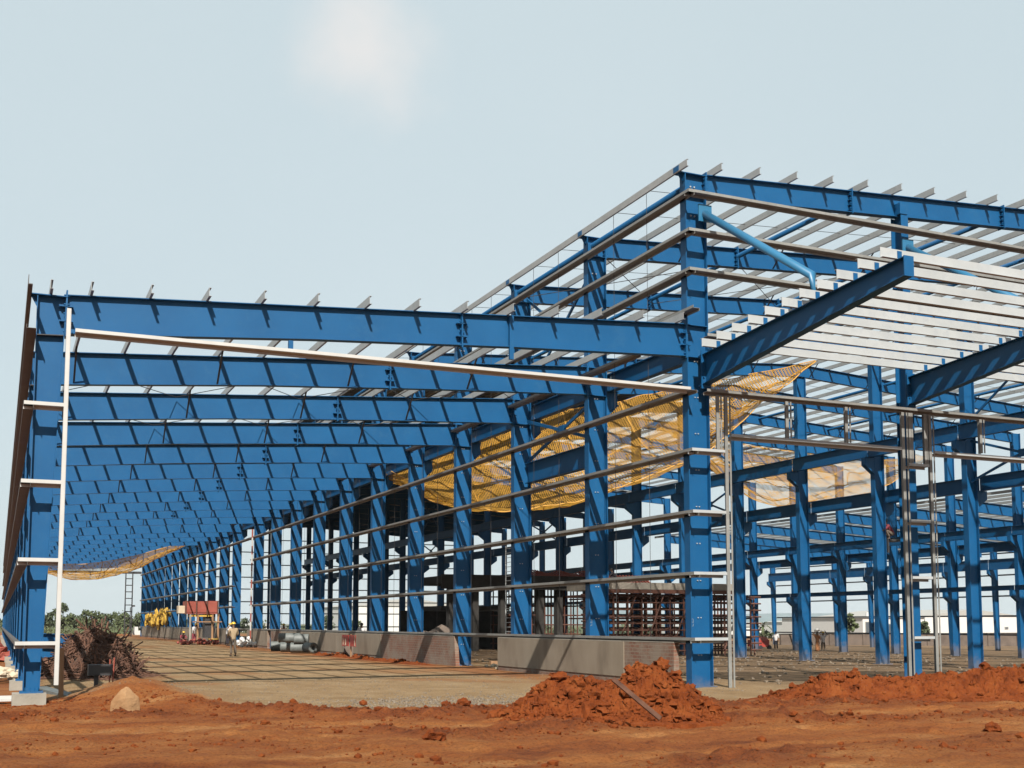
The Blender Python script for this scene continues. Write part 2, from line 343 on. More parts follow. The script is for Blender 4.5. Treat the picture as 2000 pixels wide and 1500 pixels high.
def ground_mat():
    m = bpy.data.materials.new('laterite_ground'); m.use_nodes = True; t = m.node_tree; b = t.nodes['Principled BSDF']
    b.inputs['Roughness'].default_value = 0.95; b.inputs['Specular IOR Level'].default_value = 0.15
    g = N(t, 'ShaderNodeNewGeometry')
    def nse(sc, det=6.0, rg=0.65, st=(1, 1, 1)):
        mp = N(t, 'ShaderNodeMapping'); mp.inputs['Scale'].default_value = st; t.links.new(g.outputs['Position'], mp.inputs['Vector'])
        n = N(t, 'ShaderNodeTexNoise', Scale=sc, Detail=det, Roughness=rg); t.links.new(mp.outputs[0], n.inputs['Vector']); return n
    def ramp(n, stops, sc_=True):
        r = N(t, 'ShaderNodeValToRGB'); e = r.color_ramp.elements
        for i, (p, c) in enumerate(stops):
            el = e[i] if i < 2 else e.new(p)
            el.position = p; el.color = (*((q*KA for q in c) if c[0] < 0.9 and sc_ else c), 1)
        t.links.new(n.outputs['Fac'], r.inputs['Fac']); return r
    red = ramp(nse(0.75, 8, 0.7, (0.45, 1.25, 1)), [(0.32, (0.17, 0.045, 0.013)), (0.44, (0.29, 0.088, 0.021)), (0.56, (0.365, 0.134, 0.036)), (0.70, (0.47, 0.225, 0.083))])
    tn = ramp(nse(0.8, 8, 0.7), [(0.30, (0.27, 0.165, 0.078)), (0.5, (0.375, 0.25, 0.13)), (0.7, (0.45, 0.325, 0.19))])
    fine = ramp(nse(28, 4, 0.6), [(0.36, (0.45, 0.42, 0.40)), (0.50, (1, 1, 1)), (0.75, (1.12, 1.12, 1.15))], False)
    a = N(t, 'ShaderNodeAttribute'); a.attribute_name = 'tan'
    mx = N(t, 'ShaderNodeMixRGB'); t.links.new(a.outputs['Fac'], mx.inputs['Fac']); t.links.new(red.outputs[0], mx.inputs['Color1']); t.links.new(tn.outputs[0], mx.inputs['Color2'])
    sx = N(t, 'ShaderNodeSeparateXYZ'); t.links.new(g.outputs['Position'], sx.inputs[0])
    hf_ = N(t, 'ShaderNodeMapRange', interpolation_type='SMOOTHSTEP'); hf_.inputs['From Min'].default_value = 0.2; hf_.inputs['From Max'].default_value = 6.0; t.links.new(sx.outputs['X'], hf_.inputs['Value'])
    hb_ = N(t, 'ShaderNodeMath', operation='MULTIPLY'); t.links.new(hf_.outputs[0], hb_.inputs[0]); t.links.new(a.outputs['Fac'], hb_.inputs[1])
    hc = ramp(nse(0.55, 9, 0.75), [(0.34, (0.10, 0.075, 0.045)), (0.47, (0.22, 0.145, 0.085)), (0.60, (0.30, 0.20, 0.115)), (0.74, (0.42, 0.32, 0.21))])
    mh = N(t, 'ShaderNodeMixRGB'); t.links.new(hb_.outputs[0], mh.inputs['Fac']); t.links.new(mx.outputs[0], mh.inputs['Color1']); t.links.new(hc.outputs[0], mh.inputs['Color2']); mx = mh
    a2 = N(t, 'ShaderNodeAttribute'); a2.attribute_name = 'dug'
    dgc = ramp(nse(3.0, 6, 0.7), [(0.32, (0.13, 0.032, 0.009)), (0.55, (0.235, 0.063, 0.016)), (0.75, (0.33, 0.11, 0.031))])
    md = N(t, 'ShaderNodeMixRGB'); t.links.new(a2.outputs['Fac'], md.inputs['Fac']); t.links.new(mx.outputs[0], md.inputs['Color1']); t.links.new(dgc.outputs[0], md.inputs['Color2']); mx = md
    # far beyond the site the ground greens over
    sp = N(t, 'ShaderNodeSeparateXYZ'); t.links.new(g.outputs['Position'], sp.inputs[0])
    mr = N(t, 'ShaderNodeMapRange', interpolation_type='SMOOTHSTEP'); mr.inputs['From Min'].default_value = 150; mr.inputs['From Max'].default_value = 260; t.links.new(sp.outputs['Y'], mr.inputs['Value'])
    mg = N(t, 'ShaderNodeMixRGB'); mg.inputs['Color2'].default_value = (0.085, 0.08, 0.04, 1); t.links.new(mr.outputs[0], mg.inputs['Fac']); t.links.new(mx.outputs[0], mg.inputs['Color1'])
    ml = N(t, 'ShaderNodeMixRGB', blend_type='MULTIPLY'); ml.inputs['Fac'].default_value = 0.75; t.links.new(mg.outputs[0], ml.inputs['Color1']); t.links.new(fine.outputs[0], ml.inputs['Color2'])
    t.links.new(ml.outputs[0], b.inputs['Base Color'])
    bp = N(t, 'ShaderNodeBump', Strength=1.0, Distance=0.07); t.links.new(nse(7, 10, 0.8).outputs['Fac'], bp.inputs['Height'])
    t.links.new(bp.outputs[0], b.inputs['Normal'])
    return m
M['ground'] = ground_mat(); me.materials.append(M['ground'])

def soil_mat():
    m = bpy.data.materials.new('dug_laterite'); m.use_nodes = True; t = m.node_tree; b = t.nodes['Principled BSDF']
    b.inputs['Roughness'].default_value = 1.0; b.inputs['Specular IOR Level'].default_value = 0.1
    g = N(t, 'ShaderNodeNewGeometry')
    n = N(t, 'ShaderNodeTexNoise', Scale=2.4, Detail=8.0, Roughness=0.7); t.links.new(g.outputs['Position'], n.inputs['Vector'])
    r = N(t, 'ShaderNodeValToRGB'); e = r.color_ramp.elements
    e[0].position = 0.32; e[0].color = (0.0647, 0.0146, 0.0041, 1); e[1].position = 0.5; e[1].color = (0.1176, 0.0280, 0.0067, 1)
    q = e.new(0.66); q.color = (0.1470, 0.0409, 0.0104, 1); q = e.new(0.80); q.color = (0.2117, 0.0952, 0.0337, 1)
    t.links.new(n.outputs['Fac'], r.inputs['Fac']); t.links.new(r.outputs[0], b.inputs['Base Color'])
    n2 = N(t, 'ShaderNodeTexNoise', Scale=26, Detail=6.0, Roughness=0.7); t.links.new(g.outputs['Position'], n2.inputs['Vector'])
    bp = N(t, 'ShaderNodeBump', Strength=0.9, Distance=0.03); t.links.new(n2.outputs['Fac'], bp.inputs['Height']); t.links.new(bp.outputs[0], b.inputs['Normal'])
    return m
M['soil'] = soil_mat()

# ------------------------------------------------------------------ steel hall
YA = [i*L for i in range(11)]+[(i+0.46)*L for i in range(11, 23)]
NF = len(YA); YEND = YA[-1]
XR2, XR3, XR4 = 21.7, 43.5, 70.5
def zr(x): return 14.12+0.064*(x+0.39) if x <= XR2 else 14.12+0.064*(XR2+0.39)-0.064*(x-XR2)
def zl(x): return 8.80+(9.86-8.80)*(x+16.78)/16.5              # lean-to roof line
def zq(x): return 10.4-0.058*(x-XR3)                           # right-hand bay roof line
GZ = [13.402, 12.316, 11.224, 10.13, 7.925, 6.287, 4.631, 2.985, 1.25]

hall = thing('steel_hall', 'tall blue steel hall frame under construction, with open gable, crane girders and grey roof purlins', 'building frame')
def zgirt_x(mb, x0, x1, y, z, out=-1):          # runs along x, outer flange at y, depth inward
    mb.box(x0, x1, *sorted((y, y-out*0.008)), z, z+0.075)
    mb.box(x0, x1, *sorted((y-out*0.008, y-out*0.19)), z-0.008, z)
    mb.box(x0, x1, *sorted((y-out*0.19, y-out*0.198)), z-0.075, z)
    return mb
def zgirt_y(mb, y0, y1, x, z, out=-1):
    mb.box(*sorted((x, x-out*0.008)), y0, y1, z, z+0.075)
    mb.box(*sorted((x-out*0.008, x-out*0.19)), y0, y1, z-0.008, z)
    mb.box(*sorted((x-out*0.19, x-out*0.198)), y0, y1, z-0.075, z)
    return mb
def bolts_y(mb, pts, y, r=0.028):               # bolt heads on a face looking towards -y
    for x, z in pts: mb.tube([(x, y-0.035, z), (x, y, z)], r, 6)
    return mb

# columns of row A
for i, y in enumerate(YA):
    yc = y+0.14
    zt = zr(-0.26)-0.02
    c = MB().ibeam((0.08, yc, fall(0)-0.05), (0.08, yc, zt), X_, Y_, (-0.34, 0.34), 0.28, 0.016, 0.022).build('column', 'blue', hall)
    if i < 14:
        for z in (8.95, 9.84, zr(0.4)-0.66): MB().box(-0.24, 0.40, y+0.012, y+0.262, z-0.01, z+0.01).build('stiffener', 'blue', c)
        MB().box(-0.42, 0.46, y-0.01, y+0.29, zt, zt+0.02).bar((-0.262, yc, zt-0.26), (-0.262, yc, zt), X_, Y_, (-0.012, 0), (-0.008, 0.008), (-0.15, 0)).build('cap_plate', 'blue', c)
        MB().box(-0.34, 0.50, y-0.06, y+0.34, -0.06, 0.03).build('base_plate', 'blue', c)
    cb = MB()                                   # crane corbel towards the hall
    cb.bar((0.42, yc, 9.13), (0.86, yc, 9.13), Z_, Y_, (-0.02, 0.0), (-0.14, 0.14))
    cb.bar((0.42, yc, 9.11), (0.86, yc, 9.11), Z_, Y_, (-0.80, 0.0), (-0.008, 0.008), (-0.40, 0.0))
    cb.bar((0.42, yc, 8.31), (0.86, yc, 8.71), Z_, Y_, (-0.02, 0.0), (-0.14, 0.14))
    cb.build('corbel', 'blue', c)
    if i < 5:
        z = 0.85
        while z < 9.0:
            for bx in (0.03, 0.12): bolts_y(MB(), [(bx, z)], y+0.132, 0.017).build('bolt', 'bolt', c)
            z += 0.545 if int(z*10) % 2 else 1.0
        for bz in (13.78, 13.62, 12.95, 12.5):
            for bx in (-0.02, 0.10): bolts_y(MB(), [(bx, bz)], y+0.132, 0.024).build('bolt', 'bolt', c)
    if i < 2:                                   # painted erection mark on the outer flange edge
        mk = MB(); xx, zz, yy = -0.20, 1.62, y+0.128
        for (a0, a1, b0, b1) in ((0, .012, .09, .20), (.078, .09, .09, .20), (0, .09, .19, .202), (.035, .06, .10, .12), (0, .09, 0, .012), (0, .012, 0, .07), (.078, .09, 0, .07)):
            mk.box(xx+a0, xx+a1, yy-0.003, yy+0.003, zz+b0, zz+b1)
        mk.build('painted_mark', 'paintmark', c)

# rows two, three and four
def corbel(c, x, y, z, s, mname='blue'):
    cb = MB()
    cb.bar((x, y, z), (x+s*0.55, y, z), Z_, Y_, (-0.02, 0), (-0.15, 0.15))
    cb.bar((x, y, z-0.02), (x+s*0.55, y, z-0.02), Z_, Y_, (-0.75, 0), (-0.14, 0.14), (-0.35, 0))
    cb.build('corbel', mname, c)
for i, y in enumerate(YA):
    g = fall(XR2); yc = y+0.14
    c = MB().ibeam((XR2, yc, g-0.1), (XR2, yc, zr(XR2)-0.66), X_, Y_, (-0.30, 0.30), 0.30, 0.016, 0.022).build('column', 'blue', hall)
    corbel(c, XR2-0.30, yc, 9.68, -1); corbel(c, XR2+0.30, yc, 7.50, 1)
    if i < 12: MB().box(XR2-0.40, XR2+0.40, yc-0.25, yc+0.25, g-0.05, g+0.03).build('base_plate', 'blue', c)
    g = fall(XR3)
    c = MB().ibeam((XR3, yc, g-0.1), (XR3, yc, zr(XR3)-0.02), X_, Y_, (-0.32, 0.32), 0.30, 0.016, 0.022).build('column', 'blue', hall)
    corbel(c, XR3-0.32, yc, 7.38, -1); corbel(c, XR3+0.32, yc, 6.48, 1); corbel(c, XR3-0.32, yc, 3.84, -1)
Y4 = [(j-0.2)*L for j in range(1, 17)]
for y in Y4:
    g = fall(XR4)
    c = MB().ibeam((XR4, y, g-0.1), (XR4, y, zq(XR4)), X_, Y_, (-0.20, 0.20), 0.30, 0.016, 0.022, (-0.45, 0.20)).build('column', 'blue', hall)
    corbel(c, XR4-0.40, y, 6.8, -1)

# rafters, one per frame
for i, y in enumerate(YA):
    yc = y+0.14; r = MB()
    u = Z_
    for x0, x1 in ((0.42, XR2), (XR2, XR3-0.32)):
        r.ibeam((x0, yc, zr(x0)), (x1, yc, zr(x1)), Z_, Y_, (-0.66, 0.0), 0.24, 0.014, 0.018)
    r = r.build('rafter', 'blue', hall)
    if i < 8:
        for x in (0.44, 5.55, 11.6, 16.5):
            e = MB(); z = zr(x); e.box(x-0.015, x+0.015, y+0.0, y+0.28, z-0.70, z+0.06)
            for k in range(4): e.box(x-0.09, x-0.018, y+0.03, y+0.125, z-0.14-k*0.15, z-0.125-k*0.15).tube([(x-0.06, y+0.06, z-0.08-0.15*k), (x+0.06, y+0.06, z-0.08-0.15*k)], 0.022, 6)
            e.build('splice_plate', 'blue', r)
    if 0 < i < 9:                               # flange braces down from the purlins
        for k in range(2, 30, 3):
            x = 0.66+k*1.275+0.02
            if x > 40: break
            MB().bar((x, yc-0.75, zr(x)), (x, yc-0.02, zr(x)-0.62), X_, Y_, (-0.022, 0.022), (-0.022, 0.022)).build('flange_brace', 'dark', r)
    if y < 78: q = MB().ibeam((XR3+0.32, yc, zq(XR3)), (XR4-0.3, yc, zq(XR4)), Z_, Y_, (-0.75, 0.0), 0.24, 0.014, 0.018).build('side_rafter', 'blue', hall)

# roof purlins, continuous lines along the hall
def purlin(x, z, y0, y1, name='purlin', m='galvlight', parent=None, h=0.195):
    return MB().box(x-0.004, x+0.004, y0, y1, z+0.008, z+h-0.008).box(x-0.004, x+0.05, y0, y1, z+h-0.008, z+h).box(x-0.004, x+0.055, y0, y1, z, z+0.008).build(name, m, parent)
PX = [-0.455]+[0.66+1.275*k for k in range(0, 34)]
for k, x in enumerate(PX):
    p = purlin(x, zr(max(-0.39, x)), -0.42, YEND+0.8, parent=hall)
    if k == 0:
        for y in YA[:12]: MB().box(x-0.012, x-0.0045, y+0.0, y+0.28, zr(x)+0.03, zr(x)+0.18).build('lap_joint', 'blue', p)
for k in range(0, 21):
    x = XR3+0.6+k*1.3; purlin(x, zq(x), 0.0, 76.5, name='side_purlin', parent=hall)
# eave strut pipe and further strut pipes under the roof
for x in (0.0, 5.6, 11.6, 16.7, 27.5, 33.0): MB().tube([(x, 0.2, zr(x)-0.26), (x, YEND, zr(x)-0.26)], 0.085, 8).build('strut_pipe', 'blue', hall, True)
# sag rods between purlins, mid-bay
for i in range(9):
    for f in (0.33, 0.67):
        y = YA[i]+f*L; MB().tube([(-0.45, y, zr(0)+0.10), (XR2, y, zr(XR2)+0.10), (40, y, zr(40)+0.10)], 0.009, 4).build('sag_rod', 'dark', hall)
# roof bracing rods
for x0, x1 in ((0.3, 5.6), (5.6, 11.6), (11.6, 16.7), (16.7, 21.7)):
    for a, b in ((x0, x1), (x1, x0)): MB().tube([(a, YA[1]+.2, zr(a)-0.45), (b, YA[2], zr(b)-0.45)], 0.014, 5).build('brace_rod', 'dark', hall)
# crane girders, bay by bay
def girders(x, z0, z1, rows, b=0.24):
    for a, c in zip(rows, rows[1:]): MB().ibeam((x, a+0.16, z0), (x, c+0.12, z0), Z_, X_, (0, z1-z0), b, 0.014, 0.018).build('crane_girder', 'blue', hall)
girders(0.64, 9.13, 9.70, YA); girders(XR2-0.58, 9.70, 10.38, YA[1:]); girders(XR2+0.58, 7.50, 8.15, YA[1:])
girders(XR3-0.6, 7.38, 8.0, YA[3:]); girders(XR3+0.6, 6.48, 7.12, YA[3:]); girders(XR3-0.55, 3.84, 4.16, YA[3:]); girders(XR4-0.68, 6.8, 7.8, Y4[8:])
MB().ibeam((0.30, YA[1]+0.15, 6.76), (0.30, YA[2]+0.0, 6.76), Z_, X_, (0, 0.74), 0.26, 0.014, 0.02).build('tie_beam', 'blue', hall)
# diagonal angle bracing in row A and row two
def xbrace(x, y0, y1, z0, z1, w=0.055):
    for a, b in ((z0, z1), (z1, z0)): MB().bar((x, y0, a), (x, y1, b), Z_, X_, (-w, w), (-0.03, 0.03)).build('brace_angle', 'blue', hall)
    MB().box(x-0.04, x+0.045, (y0+y1)/2-0.2, (y0+y1)/2+0.2, (z0+z1)/2-0.16, (z0+z1)/2+0.16).build('gusset', 'blue', hall)
xbrace(0.28, YA[1]+0.2, YA[2], 7.55, 9.05); xbrace(0.28, YA[1]+0.2, YA[2], 10.0, 13.6)
for i in (1, 5, 9, 13): xbrace(XR2, YA[i]+0.2, YA[i+1], 7.9, 9.7); xbrace(XR2, YA[i]+0.2, YA[i+1], 10.6, 14.2)
# side girts on row A
for k, z in enumerate(GZ):
    if k == 3: zgirt_y(MB(), -0.62, 1.75, -0.45, z).build('girt', 'galv', hall); continue
    y1 = YEND if k < 5 or k == 8 else YA[10]+0.6
    zgirt_y(MB(), -0.45, y1, -0.45, z).build('girt', 'galv', hall)
    if k in (5, 6, 7): zgirt_y(MB(), YA[11]-1.2, YEND, -0.45, z).build('girt', 'galv', hall)
zgirt_y(MB(), 2.5, YEND, -0.45, 9.53).build('girt', 'galv', hall)
# girt sag rods hanging down row A
for i in range(9):
    for f in (0.33, 0.67):
        y = YA[i]+f*L; MB().tube([(-0.36, y, 1.25), (-0.36, y, 14.2)], 0.008, 4).build('girt_rod', 'dark', hall)
# gable girts
for k in (0, 1, 2): zgirt_x(MB(), -0.45, 21.6, -0.45, GZ[k]).build('gable_girt', 'galv', hall)
zgirt_x(MB(), 0.1, 1.35, -0.45, 9.45).build('gable_girt', 'galv', hall)
# gable wind posts
for x in (7.38, 14.6):
    p = MB().ibeam((x, 0.09, -0.4), (x, 0.09, zr(x)-0.66), Y_, X_, (-0.22, 0.22), 0.27, 0.014, 0.018).build('wind_post', 'blue', hall)
    MB().box(x-0.15, x+0.15, -0.12, 0.125, zr(x)-0.62, zr(x)-0.28).build('head_plate', 'blue', p)
# girts of the far gable and of the far side wall
for z in (1.2, 3.0, 4.6, 6.3, 7.9, 9.6, 11.3, 13.0): zgirt_x(MB(), -0.4, XR3, YEND+0.6, z, 1).build('end_girt', 'galv', hall)
for z in (0.6, 2.4, 4.3, 6.3, 8.4): zgirt_y(MB(), Y4[0], Y4[-1], XR4+0.4, z, 1).build('side_girt', 'dark', hall)
for x in (5.4, 10.85, 16.3, 27, 32.5, 38): MB().ibeam((x, YEND+0.3, -0.6), (x, YEND+0.3, zr(x)-0.66), Y_, X_, (-0.2, 0.2), 0.25).build('wind_post', 'blue', hall)
# roof sheeting already laid over the far part of the hall
for x0, x1, ys_ in ((-0.6, XR2, 33.0), (XR2, XR3, YA[12])):  # front edge of the first span pulled forward for its shade on the decks
    MB().bar((x0, ys_, zr(max(x0, -.39))+0.21), (x1, ys_, zr(x1)+0.21), Z_, Y_, (0, 0.02), (0, YEND-ys_+0.5)).build('roof_sheet', 'roof', hall)

# ------------------------------------------------------------------ lean-to on the left
lean = thing('lean_to_frame', 'long low blue lean-to frame with tapered left columns and deep rafters beside the tall hall', 'building frame')
XL0 = -16.67
for i, y in enumerate(YA):
    yc = y+0.14
    c = MB().ibeam((XL0, yc, 0.27), (XL0, yc, zl(XL0)-0.03), X_, Y_, (0.0, 0.33), 0.26, 0.014, 0.018, (0.0, 0.60)).build('column', 'blue', lean)
    if i < 8:
        MB().bar((XL0+0.02, yc, 7.90), (XL0+0.56, yc, 7.93), Z_, Y_, (-0.01, 0.01), (-0.13, 0.13)).build('stiffener', 'dark', c)
        MB().box(XL0-0.13, XL0+0.62, y-0.01, y+0.29, zl(XL0)-0.03, zl(XL0)-0.01).bar((XL0, yc, zl(XL0)-0.25), (XL0, yc, zl(XL0)-0.03), X_, Y_, (-0.012, 0), (-0.008, 0.008), (-0.13, 0)).build('cap_plate', 'blue', c)
        b = MB().box(XL0-0.06, XL0+0.40, y-0.08, y+0.36, 0.24, 0.28)
        for dx in (0.05, 0.14, 0.23, 0.30): b.tube([(XL0+dx, y-0.03, 0.28), (XL0+dx, y-0.03, 0.36)], 0.014, 6)
        b.build('base_plate', 'blue', c)
    MB().box(XL0-0.20, XL0+0.46, y-0.22, y+0.5, -0.5, 0.24).build('pedestal', 'concrete', c)
    r = MB()
    xs_ = [XL0+0.58, -10.6, -5.4, -0.26]; dep = [0.88, 0.80, 0.82, 0.90]
    for a in range(3):
        r.ibeam((xs_[a], yc, zl(xs_[a])), (xs_[a+1], yc, zl(xs_[a+1])), Z_, Y_, (-dep[a], 0.0), 0.24, 0.014, 0.018, (-dep[a+1], 0.0))
    r = r.build('rafter', 'blue', lean)
    if i < 10:
        for x, d in ((XL0+0.60, 0.93), (-6.83, 0.87), (-0.28, 0.95)):
            e = MB(); z = zl(x); e.box(x-0.016, x+0.016, y+0.0, y+0.28, z-d, z+0.09)
            for k in range(5):
                zz = z-0.02-k*0.2; e.tube([(x-0.06, y+0.05, zz), (x+0.06, y+0.05, zz)], 0.024, 6)
            for k in range(2): e.bar((x-0.14, yc-0.07, z-0.27-k*0.33), (x+0.14, yc-0.07, z-0.27-k*0.33), Z_, Y_, (-0.008, 0.008), (-0.07, 0.06))
            e.build('splice_plate', 'blue', r)
    if i == 0:
        for x in (-11.15, -5.5):
            MB().box(x-0.05, x+0.06, y-0.02, y+0.06, zl(x)-1.15, zl(x)-0.86 if x < -8 else zl(x)-0.02).build('hanger_post', 'blue', r)
    if 0 < i < 12:
        for k in range(1, 13, 3):
            x = -15.60+1.247*(k-1)+0.02
            MB().bar((x, yc-0.80, zl(x)), (x, yc-0.02, zl(x)-0.80), X_, Y_, (-0.024, 0.024), (-0.024, 0.024)).build('flange_brace', 'dark', r)
PL = [-16.42]+[-15.60+1.247*k for k in range(13)]
for x in PL:
    if x < -0.3: purlin(x, zl(x), -0.42, YEND+0.8, parent=lean)
# eave beam just outside the column row, and side girts
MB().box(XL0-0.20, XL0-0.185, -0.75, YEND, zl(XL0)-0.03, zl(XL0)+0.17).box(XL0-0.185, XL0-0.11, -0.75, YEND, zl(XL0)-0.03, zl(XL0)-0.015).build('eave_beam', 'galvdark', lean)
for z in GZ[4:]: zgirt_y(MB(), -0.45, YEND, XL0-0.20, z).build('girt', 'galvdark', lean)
# front: short girts, door post, long white header girt
for z in GZ[5:]: zgirt_x(MB(), XL0-0.20, -16.07, -0.45, z).build('front_girt', 'whitepaint', lean)
MB().box(-16.08, -16.0, -0.46, -0.45, 0.42, 8.42).box(-16.08, -16.072, -0.45, -0.26, 0.42, 8.42).box(-16.0, -15.992, -0.45, -0.26, 0.42, 8.42).build('door_post', 'whitepaint', lean)
zgirt_x(MB(), -15.90, -0.46, -0.45, GZ[4]).build('header_girt', 'whitepaint', lean)
# roof bracing rods, bay three
for a in range(4):
    x0, x1 = -16.2+a*4, -16.2+(a+1)*4
    for p, q in ((x0, x1), (x1, x0)): MB().tube([(p, YA[1]+.3, zl(p)-0.12), (q, YA[2], zl(q)-0.12)], 0.013, 5).build('brace_rod', 'dark', lean)
    for p, q in ((x0, x1), (x1, x0)): MB().tube([(p, YA[2]+.3, zl(p)-0.12), (q, YA[3], zl(q)-0.12)], 0.013, 5).build('brace_rod', 'dark', lean)
# far gable of the lean-to: header and lattice post
MB().box(XL0, -0.3, YEND+0.3, YEND+0.5, 8.1, 8.4).build('end_header', 'dark', lean)
lp = MB()
for x in (-2.3, -1.45): lp.box(x, x+0.14, YEND+0.3, YEND+0.44, 0, 8.1)
for k in range(9): lp.box(-2.16, -1.45, YEND+0.32, YEND+0.42, 0.6+k*0.85, 0.72+k*0.85)
lp.build('lattice_post', 'dark', lean)

# ------------------------------------------------------------------ canopy
can = thing('canopy_frame', 'bright galvanised canopy purlins on tapered blue cantilever beams projecting from the gable', 'canopy')
for x in (0.2, 7.38, 14.6):
    b = MB().ibeam((x, 0.0 if x < 1 else -0.14, 8.98), (x, -7.95, 9.45), Z_, X_, (-0.84, 0.0), 0.25, 0.014, 0.018, (-0.42, 0.0))
    b.box(x-0.13, x+0.13, -7.975, -7.95, 9.02, 9.46)
    b = b.build('cantilever_beam', 'blue', can)
    e = MB().box(x-0.15, x+0.15, -0.20, -0.17, 8.05, 9.1)
    for k in range(5):
        for s in (-0.09, 0.09): e.tube([(x+s, -0.24, 8.16+0.2*k), (x+s, -0.13, 8.16+0.2*k)], 0.024, 6)
    e.build('end_plate', 'blue', b)
    t = MB().tube([(x+0.05, -0.16, 12.95), (x, -4.78, 9.92), (x, -4.80, 9.25)], 0.105, 14, cap=True).build('tie_pipe', 'bluelight', can, True)
    MB().box(x-0.16, x+0.26, -0.20, -0.16, 12.72, 13.2).build('pipe_flange', 'bluelight', t)
CP = [-7.69, -6.98, -6.28, -5.6, -4.95, -4.28, -3.6, -2.9, -2.2, -1.5, -0.8]
for y in CP:
    z = 8.98-0.0592*y+0.004
    c = MB()
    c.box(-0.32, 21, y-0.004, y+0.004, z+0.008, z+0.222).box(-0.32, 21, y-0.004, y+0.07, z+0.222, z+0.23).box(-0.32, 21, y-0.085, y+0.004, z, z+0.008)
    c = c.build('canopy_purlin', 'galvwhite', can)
    for x in (0.2, 7.38): MB().box(x-0.06, x+0.06, y-0.016, y-0.006, z+0.01, z+0.20).build('cleat', 'blue', c)
# ------------------------------------------------------------------ gable door frames
def chan(mb, x0, x1, z0, z1, y=-0.45, d=0.19):
    mb.box(x0, x1, y, y+0.008, z0, z1).box(x0, x0+0.008, y+0.008, y+d, z0, z1).box(x1-0.008, x1, y+0.008, y+d, z0, z1); return mb
def chan2(mb, x0, x1, z0, z1, y=-0.45, d=0.19):        # lipped channel: open towards the front
    m_ = (x0+x1)/2
    mb.box(x0, x0+0.10, y, y+0.008, z0, z1).box(x1-0.05, x1, y, y+0.008, z0, z1).box(x0+0.10, x0+0.108, y+0.008, y+d, z0, z1).box(x0+0.108, x1, y+d-0.008, y+d, z0, z1); return mb
gd = thing('gable_door_frame', 'grey galvanised door framing on the gable: tall jambs, lintels and one long header girt', 'door frame', (0.6, -0.45, 0))
zgirt_x(MB(), 0.06, 21, -0.452, GZ[4]).build('header_girt', 'galv', gd)
for k in (5, 6, 7, 8):
    zgirt_x(MB(), -0.45, 0.60, -0.45, GZ[k]).build('return_girt', 'galvwhite', gd)
    zgirt_x(MB(), 6.98, 7.74, -0.45, GZ[k]).build('return_girt', 'galvwhite', gd)
chan2(MB(), 0.60, 0.80, 0.0, GZ[4]-0.08).build('jamb', 'galv', gd)
chan2(MB(), 0.34, 0.52, GZ[5]+0.08, GZ[4]-0.08).build('short_post', 'galv', gd)
chan2(MB(), 6.74, 6.96, -0.2, GZ[4]-0.08).build('jamb', 'galv', gd)
chan2(MB(), 7.00, 7.16, GZ[5]+0.08, GZ[4]-0.08).build('short_post', 'galv', gd)
chan2(MB(), 7.76, 7.96, -0.2, GZ[4]-0.08).build('jamb', 'galv', gd)
chan2(MB(), 7.58, 7.72, GZ[5]+0.08, GZ[4]-0.08).build('short_post', 'galv', gd)
zgirt_x(MB(), 0.81, 6.73, -0.45, 6.74).build('lintel', 'galvwhite', gd)
zgirt_x(MB(), 7.97, 13.8, -0.45, 6.70).build('lintel', 'galvwhite', gd)
for x in (2.62, 4.68, 9.76): chan2(MB(), x, x+0.2, 6.82, GZ[4]-0.08).build('short_post', 'galv', gd)

# ------------------------------------------------------------------ helpers to set things out from the photograph
def ray(px, py): return fw+rt*((px-1000)/2275.49)+up*((1009.98-py)/2275.49)
def onz(px, py, z=0.0): d = ray(px, py); return CAM+d*((z-CAM.z)/d.z)
def ony(px, py, y): d = ray(px, py); return CAM+d*((y-CAM.y)/d.y)
def onx(px, py, x): d = ray(px, py); return CAM+d*((x-CAM.x)/d.x)

# ------------------------------------------------------------------ dado walls between the row-A columns
def dado(label, y0, y1, spans, bevel=0.0):
    t = thing('dado_wall', label, 'wall', (-0.36, (y0+y1)/2, 0), 'low dado walls along the column row')
    b = MB(); x0, x1 = -0.435, -0.27
    b.hexa([(x0, y0, -0.3), (x1, y0, -0.3), (x1, y1, -0.3), (x0, y1, -0.3), (x0, y0+bevel, 1.17), (x1, y0+bevel, 1.17), (x1, y1, 1.17), (x0, y1, 1.17)])
    b.build('brick_body', 'brick', t)
    for a, c in spans:
        MB().box(x0-0.022, x0+0.001, a, c, 0.17+0.02*noise.noise(Vector((a, 1, 2))), 1.173).build('plaster_face', 'plaster', t)
    MB().box(x0-0.004, x1+0.01, y0+bevel, y1, 1.172, 1.20).build('coping', 'concrete', t)
    return t
dado('low plastered wall with exposed brick end right beside the corner column', 0.62, 12.75, [(3.35, 7.2), (7.205, 12.75)])
dado('long low wall of bare brickwork turning to grey plaster behind the red sign', 17.0, 51.7, [(27.0, 34.9), (34.92, 43.2), (43.22, 48.5)], 0.25)
dado('short grey plastered wall just right of the standing man in tan shirt', 52.7, 59.8, [(52.7, 59.8)])
dado('far low grey wall behind the red formwork box and yellow sheeting', 68.0, 128.5, [(68.0, 84), (84.01, 99), (99.01, 115), (115.01, 128.5)])
MB_ = MB()

